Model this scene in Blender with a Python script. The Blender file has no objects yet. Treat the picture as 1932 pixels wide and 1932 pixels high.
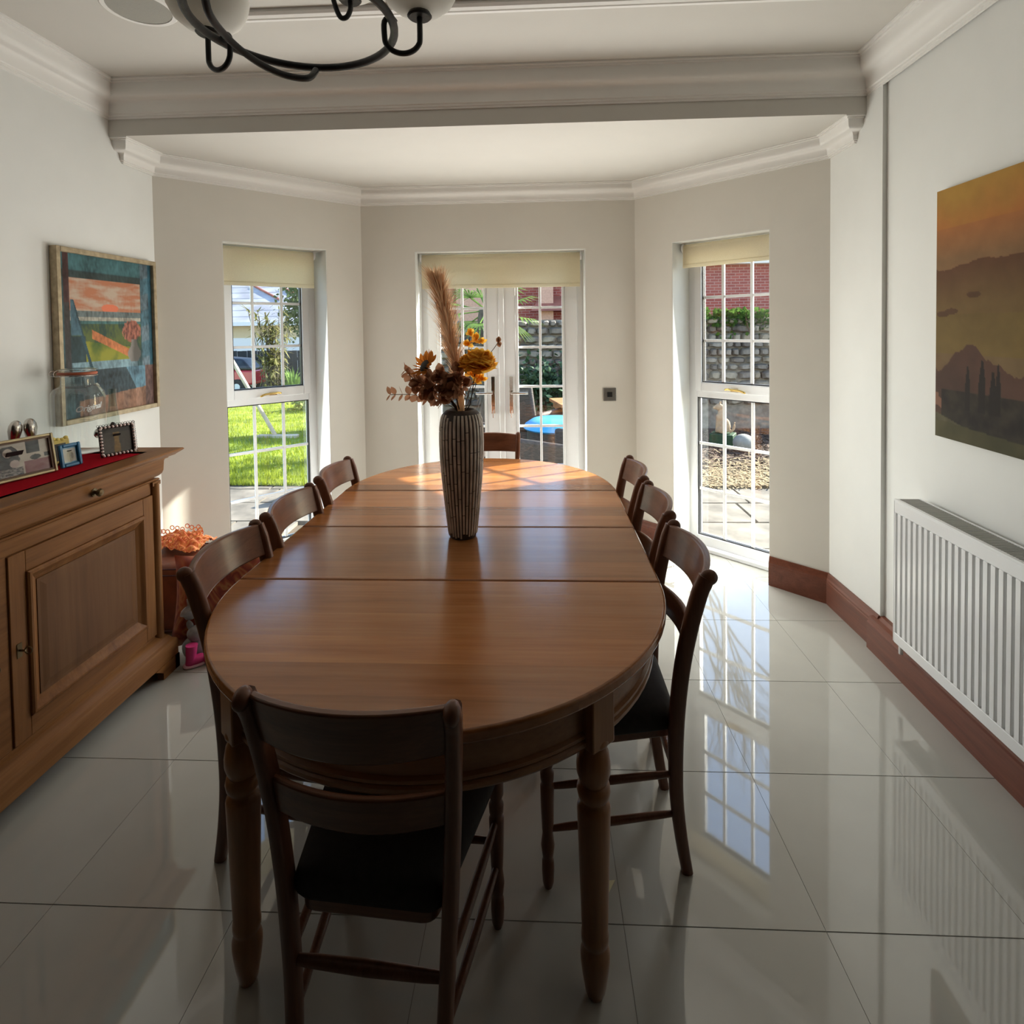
import bpy, bmesh, math, random
from mathutils import Vector, Matrix, noise as mnoise

# ------------------------------------------------------------------ camera, sky, sun, lights, exposure
scene = bpy.context.scene
COL = scene.collection
cam_d = bpy.data.cameras.new('camera'); cam = bpy.data.objects.new('camera', cam_d); COL.objects.link(cam)
cam_d.sensor_width = 36.0; cam_d.lens = 1065.0 / 1932.0 * 36.0
cam_d.shift_y = -(966.0 - 649.6) / 1932.0
cam_d.clip_start = 0.05; cam_d.clip_end = 300
_VPX, _VPY, _F, _PX, _PY = 1015.0, 618.0, 1065.0, 966.0, 649.6
_Y = Vector((_VPX - _PX, _VPY - _PY, _F)).normalized()
_P = Vector((_VPX - 500 - _PX, _VPY + 500 * 0.0135 - _PY, _F))
_Z = _P.cross(_Y).normalized()
if _Z.y > 0: _Z = -_Z
_X = _Y.cross(_Z)
_R = Vector((_X.x, _Y.x, _Z.x)); _D = Vector((_X.y, _Y.y, _Z.y)); _FW = Vector((_X.z, _Y.z, _Z.z))
cam.matrix_world = Matrix(((_R.x, -_D.x, -_FW.x, 0.0), (_R.y, -_D.y, -_FW.y, 0.0), (_R.z, -_D.z, -_FW.z, 1.55), (0, 0, 0, 1)))
scene.camera = cam

vs = scene.view_settings
vs.view_transform = 'Standard'; vs.look = 'None'; vs.gamma = 1.0; vs.use_curve_mapping = False
vs.exposure = 0.12

SUN_DIR = Vector((0.7643, 0.3978, 0.5075)).normalized()      # towards the sun
world = bpy.data.worlds.new('sky'); scene.world = world; world.use_nodes = True
wn = world.node_tree; wn.nodes.clear()
wo = wn.nodes.new('ShaderNodeOutputWorld'); wb = wn.nodes.new('ShaderNodeBackground'); wsky = wn.nodes.new('ShaderNodeTexSky')
wsky.sky_type = 'NISHITA'; wsky.sun_disc = False
wsky.sun_elevation = math.asin(SUN_DIR.z); wsky.sun_rotation = math.atan2(SUN_DIR.x, SUN_DIR.y)
wsky.air_density = 1.0; wsky.dust_density = 0.6; wsky.ozone_density = 1.0
wb.inputs['Strength'].default_value = 0.55
wn.links.new(wsky.outputs[0], wb.inputs[0]); wn.links.new(wb.outputs[0], wo.inputs[0])

sun_d = bpy.data.lights.new('sun', 'SUN'); sun_d.energy = 21.0; sun_d.angle = math.radians(0.6); sun_d.color = (1.0, 0.93, 0.82)
sun = bpy.data.objects.new('sun', sun_d); COL.objects.link(sun)
sun.rotation_euler = (-SUN_DIR).to_track_quat('-Z', 'Y').to_euler(); sun.location = SUN_DIR * 20

def boost_lamp(name, x, y, rz, w, z0, z1, power, color=(0.985, 0.99, 0.955)):
    """added area lamp in one glazed opening, boosting the daylight; hidden from camera and reflections"""
    d = bpy.data.lights.new(name, 'AREA'); d.shape = 'RECTANGLE'; d.size = w; d.size_y = z1 - z0; d.energy = power; d.color = color
    o = bpy.data.objects.new(name, d); COL.objects.link(o)
    o.location = (x, y, (z0 + z1) / 2)
    o.rotation_euler = (math.radians(-81), 0, rz)   # faces the room (local -Y of the opening)
    o.visible_camera = False; o.visible_glossy = False
    return o
LW = 1.0
boost_lamp('boost_lamp_door', -0.27, 4.175, 0.0, 1.05, 0.10, 1.78, 39 * LW)  # added lamps brighten the room beyond what sky and sun give
boost_lamp('boost_lamp_window_right', 1.227, 3.716, math.radians(-45), 0.51, 0.10, 1.80, 20.5 * LW)
boost_lamp('boost_lamp_window_left', -1.791, 3.733, math.radians(45), 0.53, 0.10, 1.78, 20.5 * LW)

# ------------------------------------------------------------------ helpers
rnd = random.Random(7)
MATS = {}
def nodes_of(name):
    m = bpy.data.materials.new(name); m.use_nodes = True
    nt = m.node_tree; b = nt.nodes.get('Principled BSDF'); MATS[name] = m
    return m, nt, b
def sock(b, key, val):
    if key in b.inputs: b.inputs[key].default_value = val
def rgb(c): return (c[0], c[1], c[2], 1.0)
def plain(name, col, rough=0.5, metal=0.0, spec=0.5, noise=0.0, scale=20.0, bump=0.0, coat=0.0, sheen=0.0, trans=None, stretch=None):
    """principled material with a little procedural colour variation and relief"""
    m, nt, b = nodes_of(name)
    sock(b, 'Roughness', rough); sock(b, 'Metallic', metal); sock(b, 'Specular IOR Level', spec)
    sock(b, 'Coat Weight', coat); sock(b, 'Sheen Weight', sheen); sock(b, 'Coat Roughness', 0.03)
    tc = nt.nodes.new('ShaderNodeTexCoord'); mp = nt.nodes.new('ShaderNodeMapping')
    nt.links.new(tc.outputs['Object'], mp.inputs['Vector'])
    if stretch: mp.inputs['Scale'].default_value = stretch
    nz = nt.nodes.new('ShaderNodeTexNoise'); nz.inputs['Scale'].default_value = scale; nz.inputs['Detail'].default_value = 4
    nt.links.new(mp.outputs[0], nz.inputs['Vector'])
    cr = nt.nodes.new('ShaderNodeValToRGB')
    k = noise
    cr.color_ramp.elements[0].color = rgb([max(0, c * (1 - k)) for c in col]); cr.color_ramp.elements[1].color = rgb([min(1, c * (1 + k)) for c in col])
    cr.color_ramp.elements[0].position = 0.3; cr.color_ramp.elements[1].position = 0.7
    nt.links.new(nz.outputs['Fac'], cr.inputs['Fac']); nt.links.new(cr.outputs['Color'], b.inputs['Base Color'])
    if bump:
        bp = nt.nodes.new('ShaderNodeBump'); bp.inputs['Strength'].default_value = bump; bp.inputs['Distance'].default_value = 0.01
        nt.links.new(nz.outputs['Fac'], bp.inputs['Height']); nt.links.new(bp.outputs[0], b.inputs['Normal'])
    return m
def wood(name, c0, c1, c2, axis='X', rough=0.28, spec=0.5, board=0.0, scale=1.0, coat=0.0, bump=0.05):
    """grained timber; grain runs along axis; board > 0 tints glued boards of that width"""
    m, nt, b = nodes_of(name)
    sock(b, 'Roughness', rough); sock(b, 'Specular IOR Level', spec); sock(b, 'Coat Weight', coat); sock(b, 'Coat Roughness', 0.15)
    L = nt.links.new
    tc = nt.nodes.new('ShaderNodeTexCoord'); mp = nt.nodes.new('ShaderNodeMapping'); L(tc.outputs['Object'], mp.inputs['Vector'])
    st = {'X': (1.2, 22, 22), 'Y': (22, 1.2, 22), 'Z': (22, 22, 1.2)}[axis]
    mp.inputs['Scale'].default_value = [s * scale for s in st]
    vec = mp.outputs[0]
    tone = None
    if board:
        sx = nt.nodes.new('ShaderNodeSeparateXYZ'); L(tc.outputs['Object'], sx.inputs[0])
        dv = nt.nodes.new('ShaderNodeMath'); dv.operation = 'DIVIDE'; dv.inputs[1].default_value = board
        L(sx.outputs[{'X': 'Y', 'Y': 'X', 'Z': 'X'}[axis]], dv.inputs[0])
        fl = nt.nodes.new('ShaderNodeMath'); fl.operation = 'FLOOR'; L(dv.outputs[0], fl.inputs[0])
        wn_ = nt.nodes.new('ShaderNodeTexWhiteNoise'); wn_.noise_dimensions = '1D'; L(fl.outputs[0], wn_.inputs['W'])
        tone = wn_.outputs['Value']
        ad = nt.nodes.new('ShaderNodeVectorMath'); ad.operation = 'ADD'; L(mp.outputs[0], ad.inputs[0])
        cb = nt.nodes.new('ShaderNodeCombineXYZ'); mu = nt.nodes.new('ShaderNodeMath'); mu.operation = 'MULTIPLY'; mu.inputs[1].default_value = 13.7
        L(tone, mu.inputs[0]); L(mu.outputs[0], cb.inputs[0]); L(mu.outputs[0], cb.inputs[2]); L(cb.outputs[0], ad.inputs[1]); vec = ad.outputs[0]
    n1 = nt.nodes.new('ShaderNodeTexNoise'); n1.inputs['Scale'].default_value = 1.0; n1.inputs['Detail'].default_value = 6; n1.inputs['Distortion'].default_value = 0.6
    L(vec, n1.inputs['Vector'])
    n2 = nt.nodes.new('ShaderNodeTexNoise'); n2.inputs['Scale'].default_value = 6.0; n2.inputs['Detail'].default_value = 3; L(vec, n2.inputs['Vector'])
    mx = nt.nodes.new('ShaderNodeMix'); mx.data_type = 'FLOAT'; mx.inputs[0].default_value = 0.35
    L(n1.outputs['Fac'], mx.inputs[2]); L(n2.outputs['Fac'], mx.inputs[3])
    cr = nt.nodes.new('ShaderNodeValToRGB'); e = cr.color_ramp.elements
    e[0].position = 0.3; e[0].color = rgb(c0); e[1].position = 0.72; e[1].color = rgb(c2)
    q = cr.color_ramp.elements.new(0.5); q.color = rgb(c1)
    L(mx.outputs[0], cr.inputs['Fac']); out = cr.outputs['Color']
    if tone is not None:
        hs = nt.nodes.new('ShaderNodeHueSaturation'); mr = nt.nodes.new('ShaderNodeMapRange'); mr.inputs['To Min'].default_value = 0.66; mr.inputs['To Max'].default_value = 1.25
        L(tone, mr.inputs['Value']); L(mr.outputs[0], hs.inputs['Value']); L(out, hs.inputs['Color']); out = hs.outputs['Color']
    L(out, b.inputs['Base Color'])
    if bump:
        bp = nt.nodes.new('ShaderNodeBump'); bp.inputs['Strength'].default_value = bump; bp.inputs['Distance'].default_value = 0.004
        L(n2.outputs['Fac'], bp.inputs['Height']); L(bp.outputs[0], b.inputs['Normal'])
    return m
def glass(name, tint=(0.93, 0.97, 0.96), ior=1.5, rough=0.0, refl=1.0):
    """thin sheet glass: clear transmission plus a Fresnel reflection"""
    m = bpy.data.materials.new(name); m.use_nodes = True; nt = m.node_tree; nt.nodes.clear(); L = nt.links.new
    o = nt.nodes.new('ShaderNodeOutputMaterial'); t = nt.nodes.new('ShaderNodeBsdfTransparent'); g = nt.nodes.new('ShaderNodeBsdfGlossy')
    t.inputs['Color'].default_value = rgb(tint); g.inputs['Roughness'].default_value = rough; g.inputs['Color'].default_value = (refl, refl, refl, 1)
    x = nt.nodes.new('ShaderNodeMixShader'); f0 = ((ior - 1) / (ior + 1)) ** 2
    lw_ = nt.nodes.new('ShaderNodeLayerWeight'); lw_.inputs['Blend'].default_value = 0.5
    pw = nt.nodes.new('ShaderNodeMath'); pw.operation = 'POWER'; pw.inputs[1].default_value = 5.0; L(lw_.outputs['Facing'], pw.inputs[0])
    ma = nt.nodes.new('ShaderNodeMath'); ma.operation = 'MULTIPLY_ADD'; ma.inputs[1].default_value = 1 - f0; ma.inputs[2].default_value = f0; L(pw.outputs[0], ma.inputs[0])   # Schlick
    L(ma.outputs[0], x.inputs[0]); L(t.outputs[0], x.inputs[1]); L(g.outputs[0], x.inputs[2]); L(x.outputs[0], o.inputs['Surface'])
    MATS[name] = m; return m
def cloth_translucent(name, col, fac=0.4, rough=0.8, scale=300.0):
    m = bpy.data.materials.new(name); m.use_nodes = True; nt = m.node_tree; nt.nodes.clear(); L = nt.links.new
    o = nt.nodes.new('ShaderNodeOutputMaterial'); d = nt.nodes.new('ShaderNodeBsdfDiffuse'); t = nt.nodes.new('ShaderNodeBsdfTranslucent'); x = nt.nodes.new('ShaderNodeMixShader')
    x.inputs[0].default_value = fac
    tc = nt.nodes.new('ShaderNodeTexCoord'); nz = nt.nodes.new('ShaderNodeTexNoise'); nz.inputs['Scale'].default_value = scale; L(tc.outputs['Object'], nz.inputs['Vector'])
    cr = nt.nodes.new('ShaderNodeValToRGB'); cr.color_ramp.elements[0].color = rgb([c * 0.88 for c in col]); cr.color_ramp.elements[1].color = rgb([min(1, c * 1.08) for c in col])
    L(nz.outputs['Fac'], cr.inputs['Fac']); L(cr.outputs[0], d.inputs['Color']); L(cr.outputs[0], t.inputs['Color'])
    L(d.outputs[0], x.inputs[1]); L(t.outputs[0], x.inputs[2]); L(x.outputs[0], o.inputs['Surface'])
    MATS[name] = m; return m
def print_mat(name, rough=0.5):
    m, nt, b = nodes_of(name); sock(b, 'Roughness', rough)
    a = nt.nodes.new('ShaderNodeVertexColor'); a.layer_name = 'print'
    nt.links.new(a.outputs['Color'], b.inputs['Base Color']); return m

def set_tags(o, label=None, cat=None, group=None, kind=None):
    if label: o['label'] = label
    if cat: o['category'] = cat
    if group: o['group'] = group
    if kind: o['kind'] = kind
    return o
def empty(name, loc=(0, 0, 0), rz=0.0, label=None, cat=None, group=None, kind=None, rot=None):
    o = bpy.data.objects.new(name, None); COL.objects.link(o); o.location = loc
    o.rotation_euler = rot if rot else (0, 0, rz); o.empty_display_size = 0.05
    return set_tags(o, label, cat, group, kind)
def copy_tree(o, parent=None):
    c = o.copy(); COL.objects.link(c); c.parent = parent
    for ch in list(o.children): copy_tree(ch, c)
    return c
def link_copy(o, parent, loc=None, rot=None, scale=None):
    c = o.copy(); COL.objects.link(c); c.parent = parent
    if loc is not None: c.location = loc
    if rot is not None: c.rotation_euler = rot
    if scale is not None: c.scale = scale
    return c

class MB:
    """collects geometry for one mesh object"""
    def __init__(s): s.v = []; s.f = []
    def add(s, vs, fs):
        n = len(s.v); s.v += [tuple(v) for v in vs]; s.f += [tuple(i + n for i in f) for f in fs]; return s
    def box(s, x0, x1, y0, y1, z0, z1, M=None):
        p = [(x0, y0, z0), (x1, y0, z0), (x1, y1, z0), (x0, y1, z0), (x0, y0, z1), (x1, y0, z1), (x1, y1, z1), (x0, y1, z1)]
        if M: p = [M @ Vector(q) for q in p]
        return s.add(p, [(0, 3, 2, 1), (4, 5, 6, 7), (0, 1, 5, 4), (1, 2, 6, 5), (2, 3, 7, 6), (3, 0, 4, 7)])
    def prism(s, poly, z0, z1):
        n = len(poly)
        return s.add([(x, y, z0) for x, y in poly] + [(x, y, z1) for x, y in poly],
                     [tuple(reversed(range(n))), tuple(range(n, 2 * n))] + [(i, (i + 1) % n, (i + 1) % n + n, i + n) for i in range(n)])
    def hexa(s, a, b):
        """two quads a (4 pts) and b (4 pts) joined into a solid"""
        return s.add(list(a) + list(b), [(3, 2, 1, 0), (4, 5, 6, 7), (0, 1, 5, 4), (1, 2, 6, 5), (2, 3, 7, 6), (3, 0, 4, 7)])
    def lathe(s, prof, n=24, c=(0, 0, 0), cap=True):
        """prof: list of (r, z)"""
        vs_ = []; fs = []
        for r, z in prof:
            for i in range(n):
                a = 2 * math.pi * i / n; vs_.append((c[0] + r * math.cos(a), c[1] + r * math.sin(a), c[2] + z))
        for k in range(len(prof) - 1):
            for i in range(n):
                j = (i + 1) % n; fs.append((k * n + i, k * n + j, (k + 1) * n + j, (k + 1) * n + i))
        if cap:
            if prof[0][0] > 1e-5: fs.append(tuple(reversed(range(n))))
            if prof[-1][0] > 1e-5: fs.append(tuple((len(prof) - 1) * n + i for i in range(n)))
        return s.add(vs_, fs)
    def tube(s, path, rad, n=8, closed=False, flat=1.0, up=None, cap=True):
        """round (or flattened) tube along a path"""
        P = [Vector(p) for p in path]; m = len(P)
        R = rad if isinstance(rad, (list, tuple)) else [rad] * m
        vs_ = []; fs = []; prev = None
        for i in range(m):
            if closed: t = P[(i + 1) % m] - P[i - 1]
            else: t = P[min(i + 1, m - 1)] - P[max(i - 1, 0)]
            t = t.normalized() if t.length > 1e-9 else Vector((0, 0, 1))
            if prev is None:
                u = Vector(up) if up else (Vector((0, 0, 1)) if abs(t.z) < 0.9 else Vector((1, 0, 0)))
                a = (u - t * u.dot(t)).normalized()
            else:
                a = (prev - t * prev.dot(t)); a = a.normalized() if a.length > 1e-6 else Vector((1, 0, 0))
            prev = a; b = t.cross(a)
            for k in range(n):
                an = 2 * math.pi * k / n; vs_.append(P[i] + (a * math.cos(an) + b * math.sin(an) * flat) * R[i])
        for i in range(m if closed else m - 1):
            j = (i + 1) % m
            for k in range(n):
                l = (k + 1) % n; fs.append((i * n + k, i * n + l, j * n + l, j * n + k))
        if cap and not closed:
            fs.append(tuple(reversed(range(n)))); fs.append(tuple((m - 1) * n + k for k in range(n)))
        return s.add(vs_, fs)
    def sweep(s, prof, path, closed=False, side=1, cap=True):
        """profile (d from the wall, z) swept with mitres along a plan polyline (x, y); d grows to the left of travel * side"""
        n = len(path); m = len(prof); vs_ = []; fs = []
        for i in range(n):
            p = Vector(path[i])
            def dirn(a, b): return (Vector(path[b]) - Vector(path[a])).normalized()
            if closed: d0, d1 = dirn(i - 1, i), dirn(i, (i + 1) % n)
            else:
                d0 = dirn(max(i - 1, 0), max(i, 1)); d1 = dirn(min(i, n - 2), min(i + 1, n - 1))
            n0 = Vector((-d0.y, d0.x)) * side; n1 = Vector((-d1.y, d1.x)) * side
            mm = (n0 + n1); mm = mm / max(1e-6, mm.dot(n0)) if mm.length > 1e-6 else n0
            for d, z in prof: vs_.append((p.x + mm.x * d, p.y + mm.y * d, z))
        for i in range(n if closed else n - 1):
            j = (i + 1) % n
            for k in range(m):
                l = (k + 1) % m; fs.append((i * m + k, j * m + k, j * m + l, i * m + l))
        if cap and not closed:
            fs.append(tuple(range(m))); fs.append(tuple(reversed([(n - 1) * m + k for k in range(m)])))
        return s.add(vs_, fs)
    def sphere(s, c, r, nu=12, nv=8, jit=0.0):
        sx, sy, sz = r if isinstance(r, (tuple, list)) else (r, r, r)
        vs_ = [(c[0], c[1], c[2] - sz)]
        for j in range(1, nv):
            ph = -math.pi / 2 + math.pi * j / nv
            for i in range(nu):
                a = 2 * math.pi * i / nu; k = 1 + jit * (rnd.random() - 0.5)
                vs_.append((c[0] + sx * k * math.cos(ph) * math.cos(a), c[1] + sy * k * math.cos(ph) * math.sin(a), c[2] + sz * k * math.sin(ph)))
        vs_.append((c[0], c[1], c[2] + sz)); top = len(vs_) - 1; fs = []
        for i in range(nu): fs.append((0, 1 + (i + 1) % nu, 1 + i)); fs.append((top, 1 + (nv - 2) * nu + i, 1 + (nv - 2) * nu + (i + 1) % nu))
        for j in range(nv - 2):
            for i in range(nu):
                k = (i + 1) % nu; fs.append((1 + j * nu + i, 1 + j * nu + k, 1 + (j + 1) * nu + k, 1 + (j + 1) * nu + i))
        return s.add(vs_, fs)
    def xf(s, M, start=0):
        s.v = s.v[:start] + [tuple(M @ Vector(v)) for v in s.v[start:]]; return s
    def build(s, name, mat, parent=None, smooth=False, bevel=0.0, seg=2, subd=0, loc=None, rot=None, angle=40):
        me = bpy.data.meshes.new(name); me.from_pydata(s.v, [], s.f)
        bm = bmesh.new(); bm.from_mesh(me); bmesh.ops.recalc_face_normals(bm, faces=bm.faces); bm.to_mesh(me); bm.free()
        if mat: me.materials.append(MATS[mat] if isinstance(mat, str) else mat)
        o = bpy.data.objects.new(name, me); COL.objects.link(o); o.parent = parent
        if loc is not None: o.location = loc
        if rot is not None: o.rotation_euler = rot
        if bevel:
            b = o.modifiers.new('bevel', 'BEVEL'); b.width = bevel; b.segments = seg; b.limit_method = 'ANGLE'; b.angle_limit = math.radians(35)
            b.harden_normals = False
        if subd:
            q = o.modifiers.new('subd', 'SUBSURF'); q.levels = subd; q.render_levels = subd
        if smooth or bevel or subd:
            me.shade_smooth() if hasattr(me, 'shade_smooth') else None
            try: me.set_sharp_from_angle(angle=math.radians(angle))
            except Exception: pass
        return o
def struct(o): o['kind'] = 'structure'; return o
def print_obj(name, w, h, nx, ny, fn, mat, parent, loc, rot=(0, 0, 0)):
    """flat printed or painted sheet in local X (0..w) / Z (0..h); fn(u, v) -> rgb with v from the top"""
    vs_ = []; fs = []; cols = []
    for j in range(ny + 1):
        for i in range(nx + 1):
            u, v = i / nx, j / ny; vs_.append((u * w, 0, (1 - v) * h)); cols.append(fn(u, v))
    for j in range(ny):
        for i in range(nx):
            a = j * (nx + 1) + i; fs.append((a, a + nx + 1, a + nx + 2, a + 1))
    me = bpy.data.meshes.new(name); me.from_pydata(vs_, [], fs); me.materials.append(MATS[mat])
    at = me.color_attributes.new('print', 'FLOAT_COLOR', 'POINT')
    for k, c in enumerate(cols): at.data[k].color = (max(0, c[0]), max(0, c[1]), max(0, c[2]), 1)
    o = bpy.data.objects.new(name, me); COL.objects.link(o); o.parent = parent; o.location = loc; o.rotation_euler = rot
    return o
def fbm(x, y, s=1.0, z=0.0): return mnoise.fractal(Vector((x * s, y * s, z)), 1.0, 2.0, 4)
def lerp(a, b, t): t = max(0.0, min(1.0, t)); return tuple(x + (y - x) * t for x, y in zip(a, b))
def spline(pts, n=8):
    """Catmull-Rom through 3D points"""
    P = [Vector(p) for p in pts]; out = []
    for i in range(len(P) - 1):
        p0 = P[max(i - 1, 0)]; p1 = P[i]; p2 = P[i + 1]; p3 = P[min(i + 2, len(P) - 1)]
        for k in range(n):
            t = k / n
            out.append(0.5 * ((2 * p1) + (-p0 + p2) * t + (2 * p0 - 5 * p1 + 4 * p2 - p3) * t * t + (-p0 + 3 * p1 - 3 * p2 + p3) * t ** 3))
    out.append(P[-1]); return out

# ------------------------------------------------------------------ materials
plain('paint_white', (0.755, 0.755, 0.72), 0.75, noise=0.015, scale=6, spec=0.3)
plain('rear_absorber', (0.10, 0.085, 0.07), 0.8, noise=0.02, scale=6)  # for unseen rear surfaces, dark so less light bounces onto the foreground
plain('paint_bay', (0.70, 0.67, 0.60), 0.8, noise=0.015, scale=6, spec=0.3)
plain('paint_trim', (0.82, 0.80, 0.76), 0.55, noise=0.01, scale=8, spec=0.4)
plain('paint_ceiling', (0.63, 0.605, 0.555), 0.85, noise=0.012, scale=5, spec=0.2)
plain('upvc', (0.90, 0.91, 0.92), 0.3, noise=0.01, scale=10, spec=0.5)
plain('rubber', (0.02, 0.02, 0.022), 0.5)
plain('tile', (0.43, 0.42, 0.375), 0.035, noise=0.05, scale=3.0, spec=0.9, coat=0.6)
plain('grout', (0.16, 0.14, 0.12), 0.9, noise=0.1)
wood('mahogany', (0.10, 0.030, 0.016), (0.15, 0.046, 0.024), (0.20, 0.068, 0.038), 'X', 0.35, scale=1.0)
wood('mahogany_y', (0.10, 0.030, 0.016), (0.15, 0.046, 0.024), (0.20, 0.068, 0.038), 'Y', 0.35, scale=1.0)
wood('table_top', (0.245, 0.082, 0.022), (0.335, 0.125, 0.037), (0.41, 0.172, 0.058), 'X', 0.2, board=0.117, coat=0.25, scale=0.8, bump=0.06)
wood('table_frame', (0.20, 0.08, 0.028), (0.28, 0.12, 0.042), (0.34, 0.16, 0.06), 'X', 0.3, scale=0.9)
wood('table_leg', (0.20, 0.08, 0.028), (0.28, 0.12, 0.042), (0.34, 0.16, 0.06), 'Z', 0.28, scale=0.9)
wood('chair_wood', (0.085, 0.032, 0.016), (0.13, 0.05, 0.025), (0.18, 0.075, 0.038), 'Z', 0.33, spec=0.35, scale=1.0, coat=0.06)
wood('chair_rail', (0.085, 0.032, 0.016), (0.14, 0.055, 0.027), (0.19, 0.08, 0.04), 'X', 0.28, spec=0.4, scale=1.0, coat=0.08)
wood('oak_y', (0.14, 0.054, 0.016), (0.21, 0.088, 0.028), (0.27, 0.125, 0.044), 'Y', 0.42, spec=0.22, scale=0.8)
wood('oak_z', (0.14, 0.054, 0.016), (0.21, 0.088, 0.028), (0.27, 0.125, 0.044), 'Z', 0.42, spec=0.22, scale=0.8)
wood('oak_panel', (0.10, 0.045, 0.018), (0.145, 0.066, 0.027), (0.18, 0.09, 0.039), 'Z', 0.45, spec=0.22, scale=0.5)
plain('seat_cloth', (0.022, 0.018, 0.016), 0.75, noise=0.2, scale=60, spec=0.3, bump=0.05)
plain('iron', (0.014, 0.014, 0.014), 0.42, noise=0.3, scale=40, bump=0.1)
plain('chrome', (0.75, 0.74, 0.72), 0.12, metal=1.0)
plain('brass', (0.75, 0.52, 0.18), 0.18, metal=1.0)
plain('silver', (0.55, 0.52, 0.48), 0.22, metal=1.0, noise=0.1)
plain('pewter', (0.26, 0.25, 0.23), 0.4, metal=0.8, noise=0.1)
plain('antique_brass', (0.18, 0.13, 0.07), 0.35, metal=0.9, noise=0.25)
plain('black_plastic', (0.012, 0.012, 0.012), 0.4)
plain('radiator_white', (0.80, 0.80, 0.79), 0.16, noise=0.01, scale=10)
plain('grille_grey', (0.40, 0.39, 0.36), 0.45, noise=0.05)
cloth_translucent('blind_cloth', (0.90, 0.84, 0.68), 0.55)
cloth_translucent('runner', (0.36, 0.012, 0.02), 0.05, scale=500)
cloth_translucent('opal_glass', (0.92, 0.90, 0.85), 0.5, scale=5)
glass('pane', (0.95, 0.975, 0.97), 1.45)
glass('jar_glass', (0.90, 0.925, 0.915), 1.75)
glass('jar_relief', (0.82, 0.86, 0.86), 1.9, rough=0.15)
glass('frost_glass', (0.78, 0.82, 0.80), 1.5, rough=0.2)
glass('picture_glass', (0.98, 0.985, 0.985), 1.15)
print_mat('painted', 0.55); print_mat('printed', 0.35); print_mat('canvas_print', 0.7)
# ------------------------------------------------------------------ the room shell
def XW(y): return 1.615 + 0.03 * (y - 2.70)
YR = -6.0                                                    # rear wall, behind the camera
A_ = (XW(YR), YR); B_ = (1.615, 2.70); C_ = (1.595, 2.70); D_ = (1.595, 3.165); E_ = (0.695, 4.065); F_ = (-1.275, 4.065); G_ = (-2.19, 3.15); H_ = (-2.19, YR)
D_o = (1.805, 3.252); E_o = (0.782, 4.275); F_o = (-1.362, 4.275); G_o = (-2.40, 3.237)
ZC, ZB, ZT = 2.815, 2.56, 3.0
def struct_mesh(name, mb, mat, **k): return struct(mb.build(name, mat, **k))

YS = 0.5                                                     # behind this line the unseen rear is coloured dark to return little light
struct_mesh('wall_right', MB().prism([(XW(YS), YS), B_, (1.9, 2.70), (1.9, YS)], 0, ZT), 'paint_white')
struct_mesh('wall_right_rear', MB().prism([A_, (XW(YS), YS), (1.9, YS), (1.9, YR)], 0, ZT), 'rear_absorber')
struct_mesh('wall_right_pier', MB().prism([C_, D_, D_o, (1.9, 3.252), (1.9, 2.70)], 0, ZT), 'paint_white')
struct_mesh('wall_left', MB().prism([(-2.19, YS), (-2.45, YS), (-2.45, 3.237), G_o, G_], 0, ZT), 'paint_white')
struct_mesh('wall_left_rear', MB().box(-2.45, -2.19, YR, YS, 0, ZT), 'rear_absorber')
struct_mesh('wall_rear', MB().box(-2.6, 2.0, YR - 0.2, YR, 0, ZT), 'rear_absorber')
def wall_open(name, a, b, ao, bo, s0, s1, ztop, mat):
    a, b, ao, bo = map(Vector, (a, b, ao, bo)); d = (b - a).normalized(); n = Vector((d.y, -d.x))
    if n.dot(ao - a) < 0: n = -n
    t = 0.21; p0, p1 = a + d * s0, a + d * s1
    mb = MB(); mb.prism([a, p0, p0 + n * t, ao], 0, ZT); mb.prism([p1, b, bo, p1 + n * t], 0, ZT); mb.prism([p0, p1, p1 + n * t, p0 + n * t], ztop, ZT)
    return struct_mesh(name, mb, mat)
wall_open('wall_bay_right', D_, E_, D_o, E_o, 0.325, 0.975, 2.11, 'paint_bay')
wall_open('wall_back', E_, F_, E_o, F_o, 0.35, 1.58, 2.11, 'paint_bay')
wall_open('wall_bay_left', G_, F_, G_o, F_o, 0.36, 1.028, 2.11, 'paint_bay')
# white painted reveal linings of the three openings
def lining(name, root, rz, w, ztop=2.11):
    mb = MB(); t = 0.004
    mb.box(0, t, -0.209, 0.0, 0, ztop); mb.box(w - t, w, -0.209, 0.0, 0, ztop); mb.box(0, w, -0.209, 0.0, ztop - t, ztop)
    o = mb.build(name, 'paint_white', None, loc=(root[0], root[1], 0), rot=(0, 0, rz)); return struct(o)
RW = (1.0541, 4.0029); RWz = math.radians(-45); RWw = 0.65
LWn = (-2.0839, 3.5531); LWz = math.radians(45); LWw = 0.668
DR = (-0.885, 4.275); DRw = 1.23
lining('trim_reveal_right', RW, RWz, RWw); lining('trim_reveal_left', LWn, LWz, LWw); lining('trim_reveal_door', DR, 0.0, DRw)

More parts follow.
